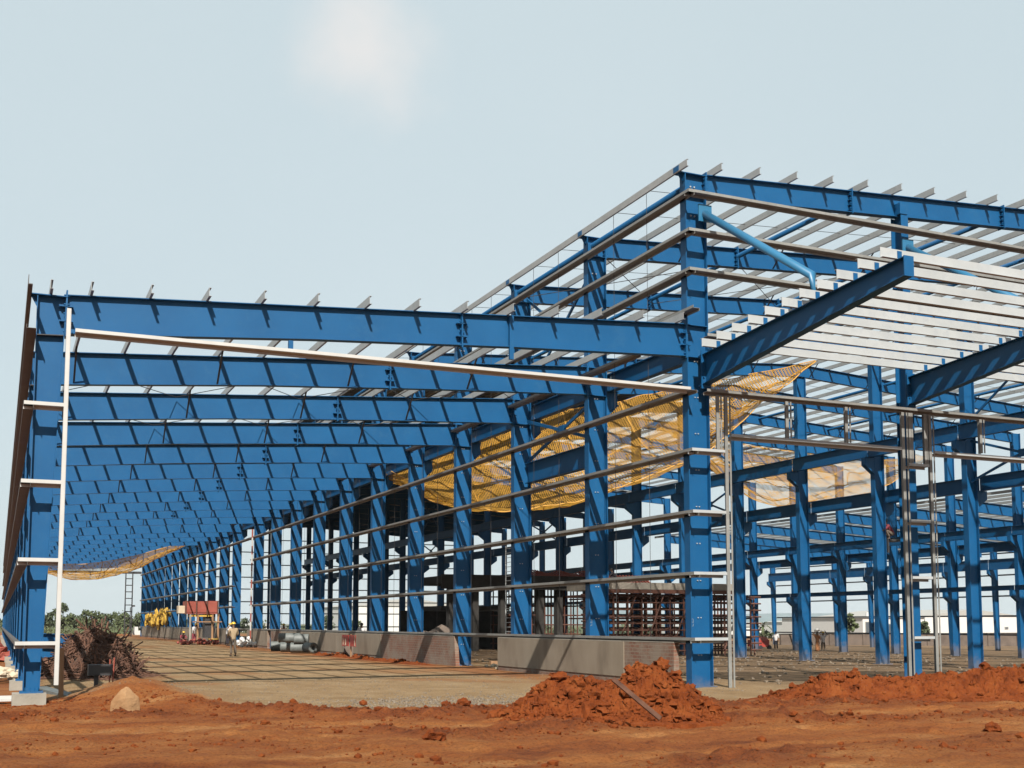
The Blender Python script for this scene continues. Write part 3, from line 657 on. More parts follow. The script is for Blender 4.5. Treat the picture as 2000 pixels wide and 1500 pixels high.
# ------------------------------------------------------------------ safety nets
def net(name, label, near, far, m, fold=0.22, nu=70, nv=26, sag=0.0, rope=True, seed=0):
    t = thing(name, label, 'net', (near[0][0], near[0][1], near[0][2]))
    def sample(pl, s):
        n = len(pl)-1; f = min(s*n, n-1e-6); i = int(f); f -= i
        p0, p1, p2, p3 = (Vector(pl[max(0, min(n, k))]) for k in (i-1, i, i+1, i+2))
        return 0.5*((2*p1)+(-p0+p2)*f+(2*p0-5*p1+4*p2-p3)*f*f+(-p0+3*p1-3*p2+p3)*f**3)
    v, f, uv = [], [], []
    for i in range(nu+1):
        a, b = sample(near, i/nu), sample(far, i/nu)
        for j in range(nv+1):
            q = j/nv; p = a.lerp(b, q)
            e = 4*q*(1-q)
            p.z -= sag*e*math.sin(math.pi*i/nu)
            w = Vector((p.x*0.35+seed, p.y*0.35, 0))
            dz = fold*(noise.noise(w)+0.8*noise.noise(w*2.6)+0.35*noise.noise(w*6.0)+0.5*abs(noise.noise(Vector((p.x*0.9+p.y*0.7, seed, 1)))))
            p.z += dz*(0.4+0.6*e); p.y += dz*0.5
            v.append(tuple(p)); uv.append((i/nu*sum((Vector(near[k+1])-Vector(near[k])).length for k in range(len(near)-1)), q*(b-a).length))
    for i in range(nu):
        for j in range(nv):
            a = i*(nv+1)+j; f.append((a, a+nv+1, a+nv+2, a+1))
    mb = MB(); mb.v, mb.f = v, f; o = mb.build('mesh_sheet', m, t, True)
    l = o.data.uv_layers.new(name='UVMap')
    for lp in o.data.loops: l.data[lp.index].uv = uv[lp.vertex_index]
    rg = random.Random(seed*7+1)
    for _ in range(14):
        i0 = rg.randint(0, nu-8); j0 = rg.randint(0, nv); di = rg.choice((1, 1, 2)); dj = rg.uniform(-0.9, 0.9); pl = []
        for q in range(rg.randint(7, 18)):
            i, j = i0+di*q, int(round(j0+dj*q+1.2*math.sin(q*0.9+seed)))
            if i > nu or not 0 <= j <= nv: break
            w = v[i*(nv+1)+j]; pl.append((w[0], w[1], w[2]-0.05-0.04*rg.random()))
        if len(pl) > 3: MB().tube(pl, rg.uniform(0.025, 0.06), 5, 0.015).build('gathered_strand', m, t)
    if rope:
        for j in (0, nv):
            MB().tube([v[i*(nv+1)+j] for i in range(0, nu+1)], 0.024, 5).build('edge_rope', 'netrope', t)
        for j in (nv//3, 2*nv//3):
            MB().tube([(v[i*(nv+1)+j][0], v[i*(nv+1)+j][1], v[i*(nv+1)+j][2]-0.03) for i in range(0, nu+1)], 0.022, 4).build('tie_rope', 'netrope', t)
        for i in range(5, nu, 11):
            MB().tube([(v[i*(nv+1)+j][0], v[i*(nv+1)+j][1], v[i*(nv+1)+j][2]-0.02) for j in range(0, nv+1)], 0.02, 4).build('tie_rope', 'netrope', t)
    return t
net('safety_net', 'large orange safety net sagging under the hall roof between the columns and the canopy',
    [(0.5, 28.5, 9.2), (0.9, 24.5, 8.0), (2.2, 21, 6.75), (3.9, 20, 6.65), (7, 20, 7.35), (11.2, 20, 8.85), (14.6, 20, 10.65), (17, 20, 12.7), (20.1, 20, 14.9)],
    [(0.5, 36, 9.8), (3, 36, 10.6), (5.5, 35, 11.6), (8, 34, 12.6), (10.5, 32, 13.4), (13, 30, 13.8), (15.5, 27, 14.2), (18, 24, 14.6), (20.6, 20.8, 15.1)], 'net', 0.30, 90, 34, 1.6, seed=3)
net('safety_net', 'thin see-through orange net hung behind the big crane girder at the right',
    [(22.3, 36, 14.4), (24.5, 36, 11.8), (27.5, 36, 9.7), (31, 36, 9.3), (34.5, 36, 9.5), (38.5, 36, 11.2), (43, 36, 13.6)],
    [(22.3, 41, 15.0), (26, 42, 14.9), (29, 42, 14.6), (32, 42, 14.3), (35, 42, 14.2), (39, 42, 14.0), (43, 42, 13.9)], 'netthin', 0.4, 60, 30, 0.9, seed=8)
net('safety_net', 'narrow orange net strung across the far end of the lean-to above the brushwood pile',
    [(-16.2, 86, 7.3), (-13.0, 86, 7.0), (-9.5, 86, 7.15), (-6.0, 86, 7.9), (-3.2, 87, 8.8), (0.3, 89, 9.8)],
    [(-16.2, 95, 7.4), (-13.0, 95, 6.7), (-9.5, 95, 6.5), (-6.0, 95, 7.3), (-3.2, 94, 8.4), (0.3, 93, 9.8)], 'net', 0.16, 60, 14, 0.95, seed=5)

# ------------------------------------------------------------------ dug soil heaps, clods, gravel
def heap(label, x0, x1, y0, y1, hf, step, seed, clods, name='soil_heap', amp=1.0):
    nxx = int((x1-x0)/step)+1; nyy = int((y1-y0)/step)+1; mb = MB()
    o = Vector((seed*3.1, seed*1.3, seed*0.7)); hs = {}
    for j in range(nyy):
        for i in range(nxx):
            x, y = x0+i*step, y0+j*step; h = hf(x, y)
            k = min(1, h/0.25) if h > 0 else 0
            p = Vector((x, y, 0))
            vd = noise.voronoi(p*5.5+o)[0]; v2 = noise.voronoi(p*11+o)[0]
            h2 = h+amp*k*(0.13*noise.noise(p*1.6+o)+0.10*noise.noise(p*4.1+o)+0.06*(0.55-vd[0])+0.13*(0.5-v2[0])+0.085*noise.noise(p*9.5+o)+0.065*noise.noise(p*19))
            h2 = max(h2, -0.02) if h > 0.001 else -0.12
            hs[(i, j)] = h2
            mb.v.append((x+0.05*noise.noise(p*9+o), y+0.05*noise.noise(p*9-o), gz(x, y, False)+h2))
    for j in range(nyy-1):
        for i in range(nxx-1):
            if max(hs[(i, j)], hs[(i+1, j)], hs[(i, j+1)], hs[(i+1, j+1)]) > -0.1:
                a = j*nxx+i; mb.f.append((a, a+1, a+1+nxx, a+nxx))
    rr = random.Random(seed)
    for k in range(clods):
        x, y = rr.uniform(x0, x1), rr.uniform(y0, y1); i, j = int((x-x0)/step), int((y-y0)/step)
        h = hs.get((i, j), -1)
        if h < 0.03: continue
        r = min(0.12, rr.paretovariate(2.3)*0.019)
        mb.lump((x, y, gz(x, y, False)+h+r*0.25), r, k, (rr.uniform(.8, 1.3), rr.uniform(.8, 1.3), rr.uniform(.6, 1)), 0.75, 1 if r < 0.06 else 2)
    o = mb.build(name, 'soil', None); tag(o, label, 'soil heap'); return o
def g2(x, y, cx, cy, sx, sy, h): return h*math.exp(-((x-cx)/sx)**2-((y-cy)/sy)**2)
def h_main(x, y):
    # two tops, the right one higher; axis runs along the picture plane
    dx, dy = x+7.0, y+8.0; c, s_ = 0.915, -0.402; a = dx*c+dy*s_; b = -dx*s_+dy*c
    h = g2(a, b, -0.95, 0.0, 0.80, 0.85, 0.66)+g2(a, b, 0.62, 0.25, 0.60, 0.85, 0.80)+g2(a, b, 1.35, 0.05, 0.50, 0.8, 0.34)+g2(a, b, -0.1, -0.25, 1.5, 0.8, 0.22)
    return h-0.05
heap('big heap of dug red soil with two tops in front of the corner column', -9.9, -4.2, -10.8, -5.4, h_main, 0.036, 4, 7000)
def h_ridge(x, y):
    # a long spoil bank across the right of the picture
    t = (x+1.6)/7.0; yc = -5.05-0.27*(x+1.0)+0.2*math.sin(x*1.1); h = (0.24+0.27*smooth(-1.4, 0.4, x))*math.exp(-((y-yc)/0.78)**2)*smooth(-2.6, -0.4, x)
    h += g2(x, y, 4.6, -6.3, 1.5, 0.9, 0.24)+g2(x, y, 0.2, -5.3, 0.8, 0.6, 0.12)
    return h-0.05
heap('long bank of dug red soil across the right foreground', -3.4, 8.2, -9.4, -2.6, h_ridge, 0.048, 9, 5000, amp=0.7)
def h_foot(x, y): return 0.20*math.exp(-((x+1.15+0.12*math.sin(y*1.3))/0.38)**2)*(0.55+0.6*noise.noise(Vector((y*0.45, 2, 0))))*smooth(17.5, 19, y)*smooth(38, 35, y)-0.03
heap('low strip of red spoil along the foot of the long brick and plaster wall', -2.2, -0.5, 17, 38.5, h_foot, 0.07, 14, 1500, amp=0.8)
# loose clods and stones scattered over the red soil: nobody could count them
cl = MB(); rr = random.Random(21)
for k in range(6000):
    x = rr.uniform(-19, 6); d = rr.choice([rr.gauss(-1.8, 0.55), rr.gauss(-1.8, 0.55), rr.gauss(-1.8, 0.5), rr.gauss(-5.2, 0.5), rr.gauss(-5.3, 0.5), rr.gauss(-10.4, 0.5), rr.uniform(-13, 0.2)]); y = edge_y(x)+d
    if (x-CAM.x)**2+(y-CAM.y)**2 < 64: continue
    r = min(0.075, rr.paretovariate(2.3)*0.0105); cl.lump((x, y, gz(x, y)+r*0.2), r, k, (1.2, 1.1, 0.75), 0.5, 1)
o = cl.build('soil_clods', 'soil'); tag(o, None, None, kind='stuff')
gv = MB(); gc = onz(870, 1372)
for k in range(1100):
    x, y = gc.x+rr.gauss(0, 1.3), gc.y+rr.gauss(0, 1.0); r = rr.uniform(0.008, 0.032)
    gv.lump((x, y, gz(x, y)+r*0.3), r, k, (1.2, 1, 0.8), 0.4, 1)
for k in range(1400):
    x = rr.uniform(-15, 1); y = rr.uniform(edge_y(x)+0.2, 9); r = rr.uniform(0.006, 0.022); gv.lump((x, y, gz(x, y)+r*0.3), r, k, (1.2, 1, 0.8), 0.4, 1)
for k in range(2600):
    x = rr.uniform(1.5, 42); y = rr.uniform(-2, 70); r = rr.uniform(0.02, 0.075); gv.lump((x, y, fall(x)+r*0.3), r, k, (1.3, 1.1, 0.7), 0.5, 1)
o = gv.build('gravel', 'stone'); tag(o, None, None, kind='stuff')
for k, (px, py, r, lb) in enumerate([(905, 1388, 0.13, 'large dark red clod on the soil berm left of the big heap'), (848, 1454, 0.11, 'lone red clod on the bare foreground soil'), (872, 1385, 0.09, 'smaller red clod touching the large clod on the berm'), (1938, 1431, 0.10, 'flat dark clod in the right foreground')]):
    p = onz(px, py); o = MB().lump((p.x, p.y, gz(p.x, p.y)+r*0.5), r, k+3, (1.3, 1, 0.9), 0.6, 3).build('soil_clod', 'soil'); tag(o, lb, 'clod')
# pale boulder on the red mound
p = onz(245, 1380, 0.10); bmk = bmesh.new()
for q in [(-.42, -.10, -.2), (.10, -.26, -.2), (.40, -.05, -.2), (.30, .25, -.2), (-.30, .24, -.2), (-.40, -.08, .12), (-.02, -.24, .20), (.36, -.04, .22), (.27, .18, .26), (-.22, .18, .22), (-.13, -.06, .44), (.02, .02, .52), (-.16, .1, .36), (.2, -.16, .05)]:
    bmk.verts.new((p.x+q[0]*0.70, p.y+q[1]*0.55, p.z+0.02+q[2]*0.72))
bmesh.ops.convex_hull(bmk, input=bmk.verts[:])
me_ = bpy.data.meshes.new('boulder'); bmk.to_mesh(me_); bmk.free(); me_.materials.append(M['rock'])
o = bpy.data.objects.new('boulder', me_); COL.objects.link(o); tag(o, 'pale orange boulder with a pointed top on the red mound', 'rock')
bv = o.modifiers.new('bevel', 'BEVEL'); bv.width = 0.015; bv.segments = 2
sb = o.modifiers.new('cut', 'SUBSURF'); sb.subdivision_type = 'SIMPLE'; sb.levels = sb.render_levels = 3
tx = bpy.data.textures.new('rock_noise', 'CLOUDS'); tx.noise_scale = 0.16
dp = o.modifiers.new('rough', 'DISPLACE'); dp.texture = tx; dp.strength = 0.03

# ------------------------------------------------------------------ brushwood pile and its surroundings
bw = MB(); rr = random.Random(5); cx, cy = -14.25, 14.0
for k in range(1250):
    a = rr.uniform(0, 2*math.pi); q = math.sqrt(rr.random()); x = cx+1.42*q*math.cos(a); y = cy+2.9*q*math.sin(a)
    top = 1.5*(1-q**2.0)+0.08; z = rr.uniform(0.35, 1.0)*top
    ln = rr.uniform(0.5, 1.25); th = rr.uniform(0, 2*math.pi); ph = rr.gauss(-0.12, 0.3)
    # branches lie roughly down the slope of the heap
    ou = Vector((math.cos(a), 0.5*math.sin(a), -0.5)).normalized()
    d = (Vector((math.cos(th)*math.cos(ph), math.sin(th)*math.cos(ph), math.sin(ph)))+ou*rr.uniform(0.2, 1.5)).normalized()
    p0 = Vector((x, y, max(0.03, z)))-d*ln*0.5; p1 = p0+d*ln; md = (p0+p1)/2+Vector((rr.gauss(0, .07), rr.gauss(0, .07), rr.gauss(0, .06)))
    for pp in (p0, md, p1): pp.z = max(0.02, pp.z)
    bw.tube([p0, md, p1], rr.uniform(0.016, 0.034), 5, 0.010)
    if rr.random() < 0.4:
        e = md+Vector((rr.gauss(0, .18), rr.gauss(0, .18), abs(rr.gauss(0, .15)))); bw.tube([md, e], 0.010, 4, 0.004)
for k in range(130):                            # litter round the foot of the pile
    a = rr.uniform(0, 2*math.pi); x, y = cx+rr.uniform(1.3, 2.2)*math.cos(a), cy+rr.uniform(2.6, 4.6)*math.sin(a); th = rr.uniform(0, 6.28); l2 = rr.uniform(.2, .5)
    bw.tube([(x-l2*math.cos(th), y-l2*math.sin(th), 0.03), (x+l2*math.cos(th), y+l2*math.sin(th), 0.05)], 0.012, 4, 0.006)
o = bw.build('brushwood_pile', 'stick'); tag(o, 'rounded pile of dry brown branches on the floor beside the left columns', 'brushwood pile')
mo = MB().lump((cx, cy, 0.0), 1.0, 4, (1.1, 2.4, 0.95), 0.2, 3).build('heap_core', 'bark', o)
# blue steel offcuts stacked between the columns and the brushwood
for k, (px, py, w_, h_, lb) in enumerate([(112, 1246, 0.62, 0.17, 'blue steel beam offcut lying on top of the stack by the branches'), (102, 1262, 0.36, 0.17, 'short blue steel offcut in the middle of the stack by the branches'), (106, 1278, 0.42, 0.24, 'blue steel offcut at the bottom of the stack by the branches')]):
    q = ony(px, py, 17.0-0.2*k)
    o = MB().ibeam((q.x-w_, q.y, q.z), (q.x+w_, q.y, q.z-0.05), Z_, Y_, (-h_, h_), 0.26).build('steel_offcut', 'blue'); tag(o, lb, 'steel offcut', 'blue steel offcuts')
sup = MB().lump((ony(106, 1290, 16.8).x, 16.8, 0.0), 0.5, 2, (1.4, 1, 1.25), 0.3, 2).build('rubble_heap', 'stick'); tag(sup, 'low dark rubble heap carrying the blue steel offcuts', 'rubble heap')
# grey steel channel lying on the ground, wooden stake, bent sheet, bars
q0, q1 = onz(78, 1342, 0.1), onz(146, 1360, 0.06)
d = (q1-q0).normalized(); sd = d.cross(Z_)
ch = MB().bar(q0, q1, sd, Z_, (-0.16, 0.16), (0.0, 0.015)).bar(q0, q1, sd, Z_, (-0.16, -0.145), (-0.09, 0.0)).bar(q0, q1, sd, Z_, (0.145, 0.16), (-0.09, 0.0))
o = ch.build('steel_channel', 'pipegrey'); tag(o, 'grey steel channel lying on the red soil beside the first left column', 'steel channel')
q = onz(119, 1365); o = MB().bar((q.x, q.y, -0.2), (q.x-0.02, q.y, 1.14), X_, Y_, (-0.055, 0.055), (-0.04, 0.04), (-0.045, 0.05), (-0.03, 0.03)).build('wooden_stake', 'wood'); tag(o, 'upright wooden stake in the red soil in front of the branches', 'stake')
q = onz(197, 1352); st = thing('barrow_stand', 'small dark metal stand with a flat top in front of the branches', 'stand', (q.x, q.y, 0))
MB().box(q.x-0.32, q.x+0.24, q.y-0.2, q.y+0.2, 0.42, 0.68).build('tray', 'dark', st)
MB().box(q.x-0.17, q.x-0.07, q.y-0.05, q.y+0.05, -0.1, 0.42).build('leg', 'dark', st)
for k, px in enumerate((213, 219)):
    q = onz(px, 1350); o = MB().tube([(q.x, q.y, 0), (q.x+0.03*k, q.y, 0.80+0.04*k)], 0.018, 6).build('steel_bar', 'redsteel'); tag(o, 'thin rusty bar stuck upright in the red mound, %s of two' % ('left' if k == 0 else 'right'), 'steel bar', 'two rusty bars')
# plank leaning in the soil heap
q0, q1 = onz(1197, 1326, 0.80), onz(1290, 1404, 0.16); d = (q1-q0).normalized()
o = MB().bar(q0, q1, d.cross(Vector((0.2, 0.9, 0.3))).normalized(), Vector((-0.3, -0.8, 0.5)).normalized(), (-0.035, 0.035), (-0.018, 0.018)).build('wooden_plank', 'stick'); tag(o, 'brown wooden plank lying aslant on the big soil heap', 'plank')
# debris outside the left columns
q = onz(20, 1332); o = MB()
for k in range(60): o.lump((q.x-0.25+rr.gauss(0, .42), q.y+rr.gauss(0, .6), max(0.05, 0.35-abs(rr.gauss(0, .2)))), rr.uniform(.05, .15), k, (1.3, 1, .6), .5, 1)
o = o.build('stone_heap', 'palerubble'); tag(o, 'heap of pale broken stone left of the first left column', 'stone heap')
q = onz(8, 1300); o = MB().lump((q.x-0.7, q.y+6, 0.28), 0.85, 3, (1.3, 1.2, 0.62), 0.75, 3).lump((q.x-0.1, q.y+5.2, 0.2), 0.45, 6, (1.3, 1.2, 0.7), 0.8, 3).build('tarpaulin_heap', 'redsteel', None); tag(o, 'red cloth-covered heap at the left edge of the photo', 'heap')
q = onz(12, 1374); o = MB().box(q.x-0.7, q.x+0.42, q.y-0.1, q.y+0.12, 0.05, 0.09).box(q.x-0.7, q.x+0.42, q.y+0.1, q.y+0.12, 0.09, 0.16).build('metal_strip', 'whitepaint'); tag(o, 'white metal strip lying at the left edge on the red soil', 'metal strip')

# ------------------------------------------------------------------ pipe coils, sign, marker pole
cs = [(-1.35, 45.2, .30), (-1.35, 42.6, .30), (-1.3, 40.2, .31), (-1.0, 38.6, .33), (-1.2, 43.8, .82), (-1.2, 41.9, .84), (-1.15, 40.0, .80)]
cl_lab = ['bottom grey pipe piece farthest left in the stack', 'bottom grey pipe piece second from left in the stack', 'bottom grey pipe piece in front with a white end', 'upright grey pipe ring at the right end of the stack', 'top left grey pipe piece of the stack', 'top middle grey pipe piece of the stack', 'top right grey pipe piece of the stack']
for k, (x, y, z) in enumerate(cs):
    mb = MB(); n = 18; r0, r1, hl = 0.29, 0.13, 0.42; a = 0.35 if k != 3 else 1.3
    ax = Vector((math.cos(a), -math.sin(a), 0)); sdv = Vector((math.sin(a), math.cos(a), 0)); c = Vector((x, y, z))
    ring = lambda r, h: [tuple(c+ax*h+sdv*(r*math.cos(2*math.pi*i/n))+Z_*(r*math.sin(2*math.pi*i/n))) for i in range(n)]
    b = 0
    mb.v = ring(r0, -hl)+ring(r0*1.03, -hl+.06)+ring(r0, -hl+.1)+ring(r0, hl-.1)+ring(r0*1.03, hl-.06)+ring(r0, hl)+ring(r1, hl)+ring(r1, -hl)
    for s_ in range(8):
        for i in range(n): mb.f.append((s_*n+i, s_*n+(i+1) % n, ((s_+1) % 8)*n+(i+1) % n, ((s_+1) % 8)*n+i))
    o = mb.build('pipe_piece', 'pipegrey', None, True); tag(o, cl_lab[k]+' by the dado wall', 'pipe', 'stack of grey pipe pieces by the wall')
sg = thing('notice_board', 'small red notice board of two panels on a post in front of the brick wall', 'sign', (-1.0, 30.1, 0))
MB().box(-1.06, -1.0, 30.08, 30.14, -0.1, 1.15).build('post', 'wood', sg)
def panel(y0, y1, nm):
    f = MB().box(-1.11, -1.065, y0, y1, 0.56, 1.12).build('panel', 'redsign', sg); return f
pa = panel(30.32, 31.5, 'panel'); pb = panel(29.1, 30.0, 'panel')
MB().box(-1.125, -1.11, 31.2, 31.3, 0.62, 1.0).build('stripe', 'palerubble', pa); MB().box(-1.125, -1.11, 30.75, 30.9, 0.60, 0.95).build('stripe', 'palerubble', pa)
MB().box(-1.125, -1.11, 29.1, 29.18, 0.6, 1.1).build('stripe', 'palerubble', pb)
pp = onx(490, 1200, -0.75)
mpn = thing('survey_pole', 'tall red and white banded pole standing where the side girts end', 'pole', (pp.x, pp.y, 0))
for k in range(14):
    MB().tube([(pp.x, pp.y, 0.0+k*0.6), (pp.x, pp.y, 0.6+k*0.6)], 0.055, 8).build('band', 'redsteel' if k % 2 else 'whitepaint', mpn)
wh = MB()
q = onx(478, 1262, -0.9)
for k in range(26): wh.lump((q.x+rr.gauss(0, .35), q.y+rr.gauss(0, 1.2), 0.15+abs(rr.gauss(0, .22))), rr.uniform(.12, .25), k, (1, 1, .8), .4, 1)
o = wh.build('sack_heap', 'white'); tag(o, 'small heap of white sacks beside the short plastered wall', 'sack heap')
for px, lb in ((440, 'dark'), ):
    pass

# ------------------------------------------------------------------ red formwork box on props, yellow sheeting
fb = thing('formwork_box', 'red steel formwork box raised on timber props against the far dado wall', 'formwork', (-2.2, 70, 0))
x0, x1, y0, y1, z0, z1 = -3.55, -0.95, 69.2, 70.6, 2.45, 3.45
MB().box(x0, x1, y0, y1, z0, z1).build('box_panel', 'redsteel', fb)
for k in range(4): MB().box(x0+0.0+k*0.83, x0+0.09+k*0.83, y0-0.10, y0-0.002, z0-0.05, z1+0.06).build('rib', 'scaf', fb)
for k in range(3):
    a = x0+0.12+k*0.83; MB().box(a, a+0.70, y0-0.035, y0-0.001, z0+0.12, z1-0.02+0.03*k).build('panel', 'redsteel', fb)
MB().box(x0-0.5, x0-0.01, y0+.2, y1-.2, z0+0.05, z1-0.35).build('end_flap', 'palerubble', fb)
for x in (x0+0.35, x0+0.95, x1-0.5, x1-0.05): MB().box(x, x+0.14, y0+0.05, y0+0.19, -0.05, z0).build('prop', 'concrete' if x < x0+0.5 else 'wood', fb)
MB().box(x1-1.0, x1-0.2, y0+0.25, y1, 0.55, z0-0.01).build('side_board', 'dark', fb)
MB().box(x0+0.6, x1+0.3, y0-0.02, y0+0.04, 1.78, 1.86).build('rail', 'wood', fb)
MB().box(x1-0.75, x1+0.05, y0-0.3, y0+0.1, 0.42, 0.47).build('rail', 'yellow', fb)
MB().box(x0+0.4, x1-0.5, y0+0.1, y1-0.1, z0-0.22, z0-0.03).build('joist', 'yellow', fb)
dr = MB()
for k in range(40): dr.lump((rr.uniform(-4.2, -1.0), 68.3+rr.gauss(0, .5), 0.12+abs(rr.gauss(0, .14))), rr.uniform(.08, .22), k, (1, 1, .8), .5, 1)
o = dr.build('rubble_heap', 'redsteel'); tag(o, 'low litter of red bricks and rubble under the formwork box', 'rubble heap')
yl = MB(); a0, a1 = onx(287, 1222, -0.55), onx(322, 1222, -0.55)
for k in range(120):
    t_ = rr.random(); y = a1.y+(a0.y-a1.y)*t_; h = (2.0-1.3*t_)*rr.random()
    yl.lump((-0.5+rr.gauss(0, .22), y, 1.62+h*0.8), rr.uniform(.25, .5), k, (.4, 1.2, rr.uniform(.8, 1.4)), .7, 2)
o = yl.build('sheeting_heap', 'yellow', None); tag(o, 'bright yellow sheeting bundled over the far end of the low wall', 'sheeting')

# ------------------------------------------------------------------ formwork deck on scaffolding inside the hall
sd_ = thing('scaffold_deck', 'concrete deck on a dense forest of rusty scaffold props inside the hall', 'scaffolding', (20, 36, 0))
zb = -0.35
DX0, DX1, DY0, DY1 = 15.9, 26.6, 34.0, 40.0
MB().box(DX0, 24.6, DY0, DY1, 3.72, 4.12).build('slab', 'concrete', sd_)
MB().box(DX0-0.2, 25.0, DY0-0.15, DY0+0.12, 3.48, 3.70).build('edge_board', 'scaf', sd_)
tv = MB(); th_ = MB(); nxs, nys = 22, 3
for i in range(nxs):
    for j in range(nys):
        x = DX0+0.2+i*0.485; y = DY0+0.2+j*1.8+0.3*(i % 2)
        MB().tube([(x, y, zb), (x, y, 3.6 if x < 24.6 else 3.3)], 0.05, 5).build('prop_tube', 'scaf', sd_)
for k in range(9):
    z = 0.05+k*0.41
    for j in range(nys): MB().tube([(DX0-0.1, DY0+0.2+j*1.8, z+0.07*j), (DX1, DY0+0.2+j*1.8, z+0.07*j)], 0.048, 5).build('ledger', 'scaf', sd_)
for i in range(0, nxs, 2):
    for z in (0.8, 2.0, 3.2): MB().tube([(DX0+0.2+i*0.485, DY0, z), (DX0+0.2+i*0.485, DY1, z)], 0.05, 5).build('ledger', 'scaf', sd_)
for i in range(5): MB().tube([(DX0+0.3+i*1.9, DY0+0.1, 0.1), (DX0+1.7+i*1.9, DY0+0.1, 3.4)], 0.045, 5).build('diagonal', 'scaf', sd_)
for k in range(16): MB().tube([(DX0+0.2+k*0.22, DY0+1.4, 4.1), (DX0+0.2+k*0.22, DY0+2.6, 4.62)], 0.06, 5).build('rebar', 'redsteel', sd_)
MB().box(DX0, 24.6, DY0+0.5, DY1, 3.30, 3.46).build('joist_layer', 'scaf', sd_)
# second deck, deeper and darker
s2 = thing('scaffold_deck', 'dark concrete frame with red reinforcement on top, deep inside the hall', 'scaffolding', (15, 47, 0))
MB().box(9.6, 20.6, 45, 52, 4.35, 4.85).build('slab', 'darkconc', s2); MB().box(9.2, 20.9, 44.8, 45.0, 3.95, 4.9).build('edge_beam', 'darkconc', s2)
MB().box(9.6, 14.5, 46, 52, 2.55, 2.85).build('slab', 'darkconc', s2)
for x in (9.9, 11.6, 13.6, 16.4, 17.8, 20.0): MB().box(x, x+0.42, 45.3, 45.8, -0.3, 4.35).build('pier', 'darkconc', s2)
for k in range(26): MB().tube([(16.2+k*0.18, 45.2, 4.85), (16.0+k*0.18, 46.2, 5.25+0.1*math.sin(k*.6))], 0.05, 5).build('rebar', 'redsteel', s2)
for i in range(12):
    for j in range(3): MB().tube([(14.7+i*0.5, 46+j*1.6, -0.3), (14.7+i*0.5, 46+j*1.6, 4.3)], 0.05, 5).build('prop_tube', 'scaf', s2)
for k in range(6):
    for j in range(3): MB().tube([(14.5, 46+j*1.6, 0.3+k*0.65), (20.4, 46+j*1.6, 0.3+k*0.65)], 0.045, 5).build('ledger', 'scaf', s2)
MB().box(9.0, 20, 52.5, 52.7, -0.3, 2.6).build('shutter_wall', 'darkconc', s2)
# lattice access ladder
la = thing('access_ladder', 'pale steel lattice ladder standing upright behind the low wall', 'ladder', (5, 24.2, 0))
for y in (23.85, 24.6): MB().tube([(5, y, 0), (5, y, 5.4)], 0.025, 6).build('stile', 'galvwhite', la)
for k in range(24): MB().tube([(5, 23.85, 0.2+k*0.22), (5, 24.6, 0.2+k*0.22)], 0.016, 5).build('rung', 'galvwhite', la)
# rails and rubble seen through the gap in the dado wall
o = MB().box(0.8, 6.0, 15.2, 15.45, 0.22, 0.34).build('timber_baulk', 'scaf'); tag(o, 'dark timber baulk on the floor seen through the gap in the low wall', 'timber')
o = MB().box(0.9, 5.4, 16.6, 16.8, 0.05, 0.2).build('timber_baulk', 'wood'); tag(o, 'second lighter timber baulk lying behind the gap in the low wall', 'timber')
rb = MB()
for k in range(60): rb.lump((rr.uniform(-0.2, 3.5), 14.0+rr.gauss(0, .7), 0.05), rr.uniform(.04, .14), k, (1.2, 1, .7), .5, 1)
o = rb.build('rubble_heap', 'palerubble'); tag(o, 'pale rubble scattered in the gap of the low wall beside the bare column foot', 'rubble heap')

# ------------------------------------------------------------------ people
def skin_mesh(chains, name, m, parent, sub=1):
    """chains: list of polylines of (point, radius); points shared between chains are merged, so the surface is continuous"""
    pts, rad, edges, idx = [], [], [], {}
    for ch in chains:
        prev = None
        for p, r in ch:
            k = tuple(round(c, 3) for c in p)
            if k not in idx: idx[k] = len(pts); pts.append(Vector(p)); rad.append(r)
            i = idx[k]
            if prev is not None and prev != i: edges.append((prev, i))
            prev = i
    me = bpy.data.meshes.new(name); me.from_pydata(pts, edges, []); o = bpy.data.objects.new(name, me); COL.objects.link(o)
    sk = o.modifiers.new('skin', 'SKIN'); sk.use_smooth_shade = True
    for i, r in enumerate(rad):
        r = r if isinstance(r, tuple) else (r, r); me.skin_vertices[0].data[i].radius = r
    me.skin_vertices[0].data[0].use_root = True
    ss = o.modifiers.new('sub', 'SUBSURF'); ss.levels = ss.render_levels = sub
    dg = bpy.context.evaluated_depsgraph_get(); dg.update()
    nm = bpy.data.meshes.new_from_object(o.evaluated_get(dg)); o.modifiers.clear(); o.data = nm
    nm.materials.clear(); nm.materials.append(M[m]); nm.polygons.foreach_set('use_smooth', [True]*len(nm.polygons))
    if parent: o.parent = parent
    return o
def V(*a): return Vector(a)
STAND = dict(pel=V(0, 0, .93), waist=V(0, 0, 1.08), chest=V(0, 0, 1.32), neck=V(0, 0, 1.46), head=V(0, .02, 1.60),
             sh=V(.19, 0, 1.40), el=V(.25, -.03, 1.13), ha=V(.24, .06, .89), hip=V(.095, 0, .90), kn=V(.105, .03, .50), an=V(.11, 0, .09))
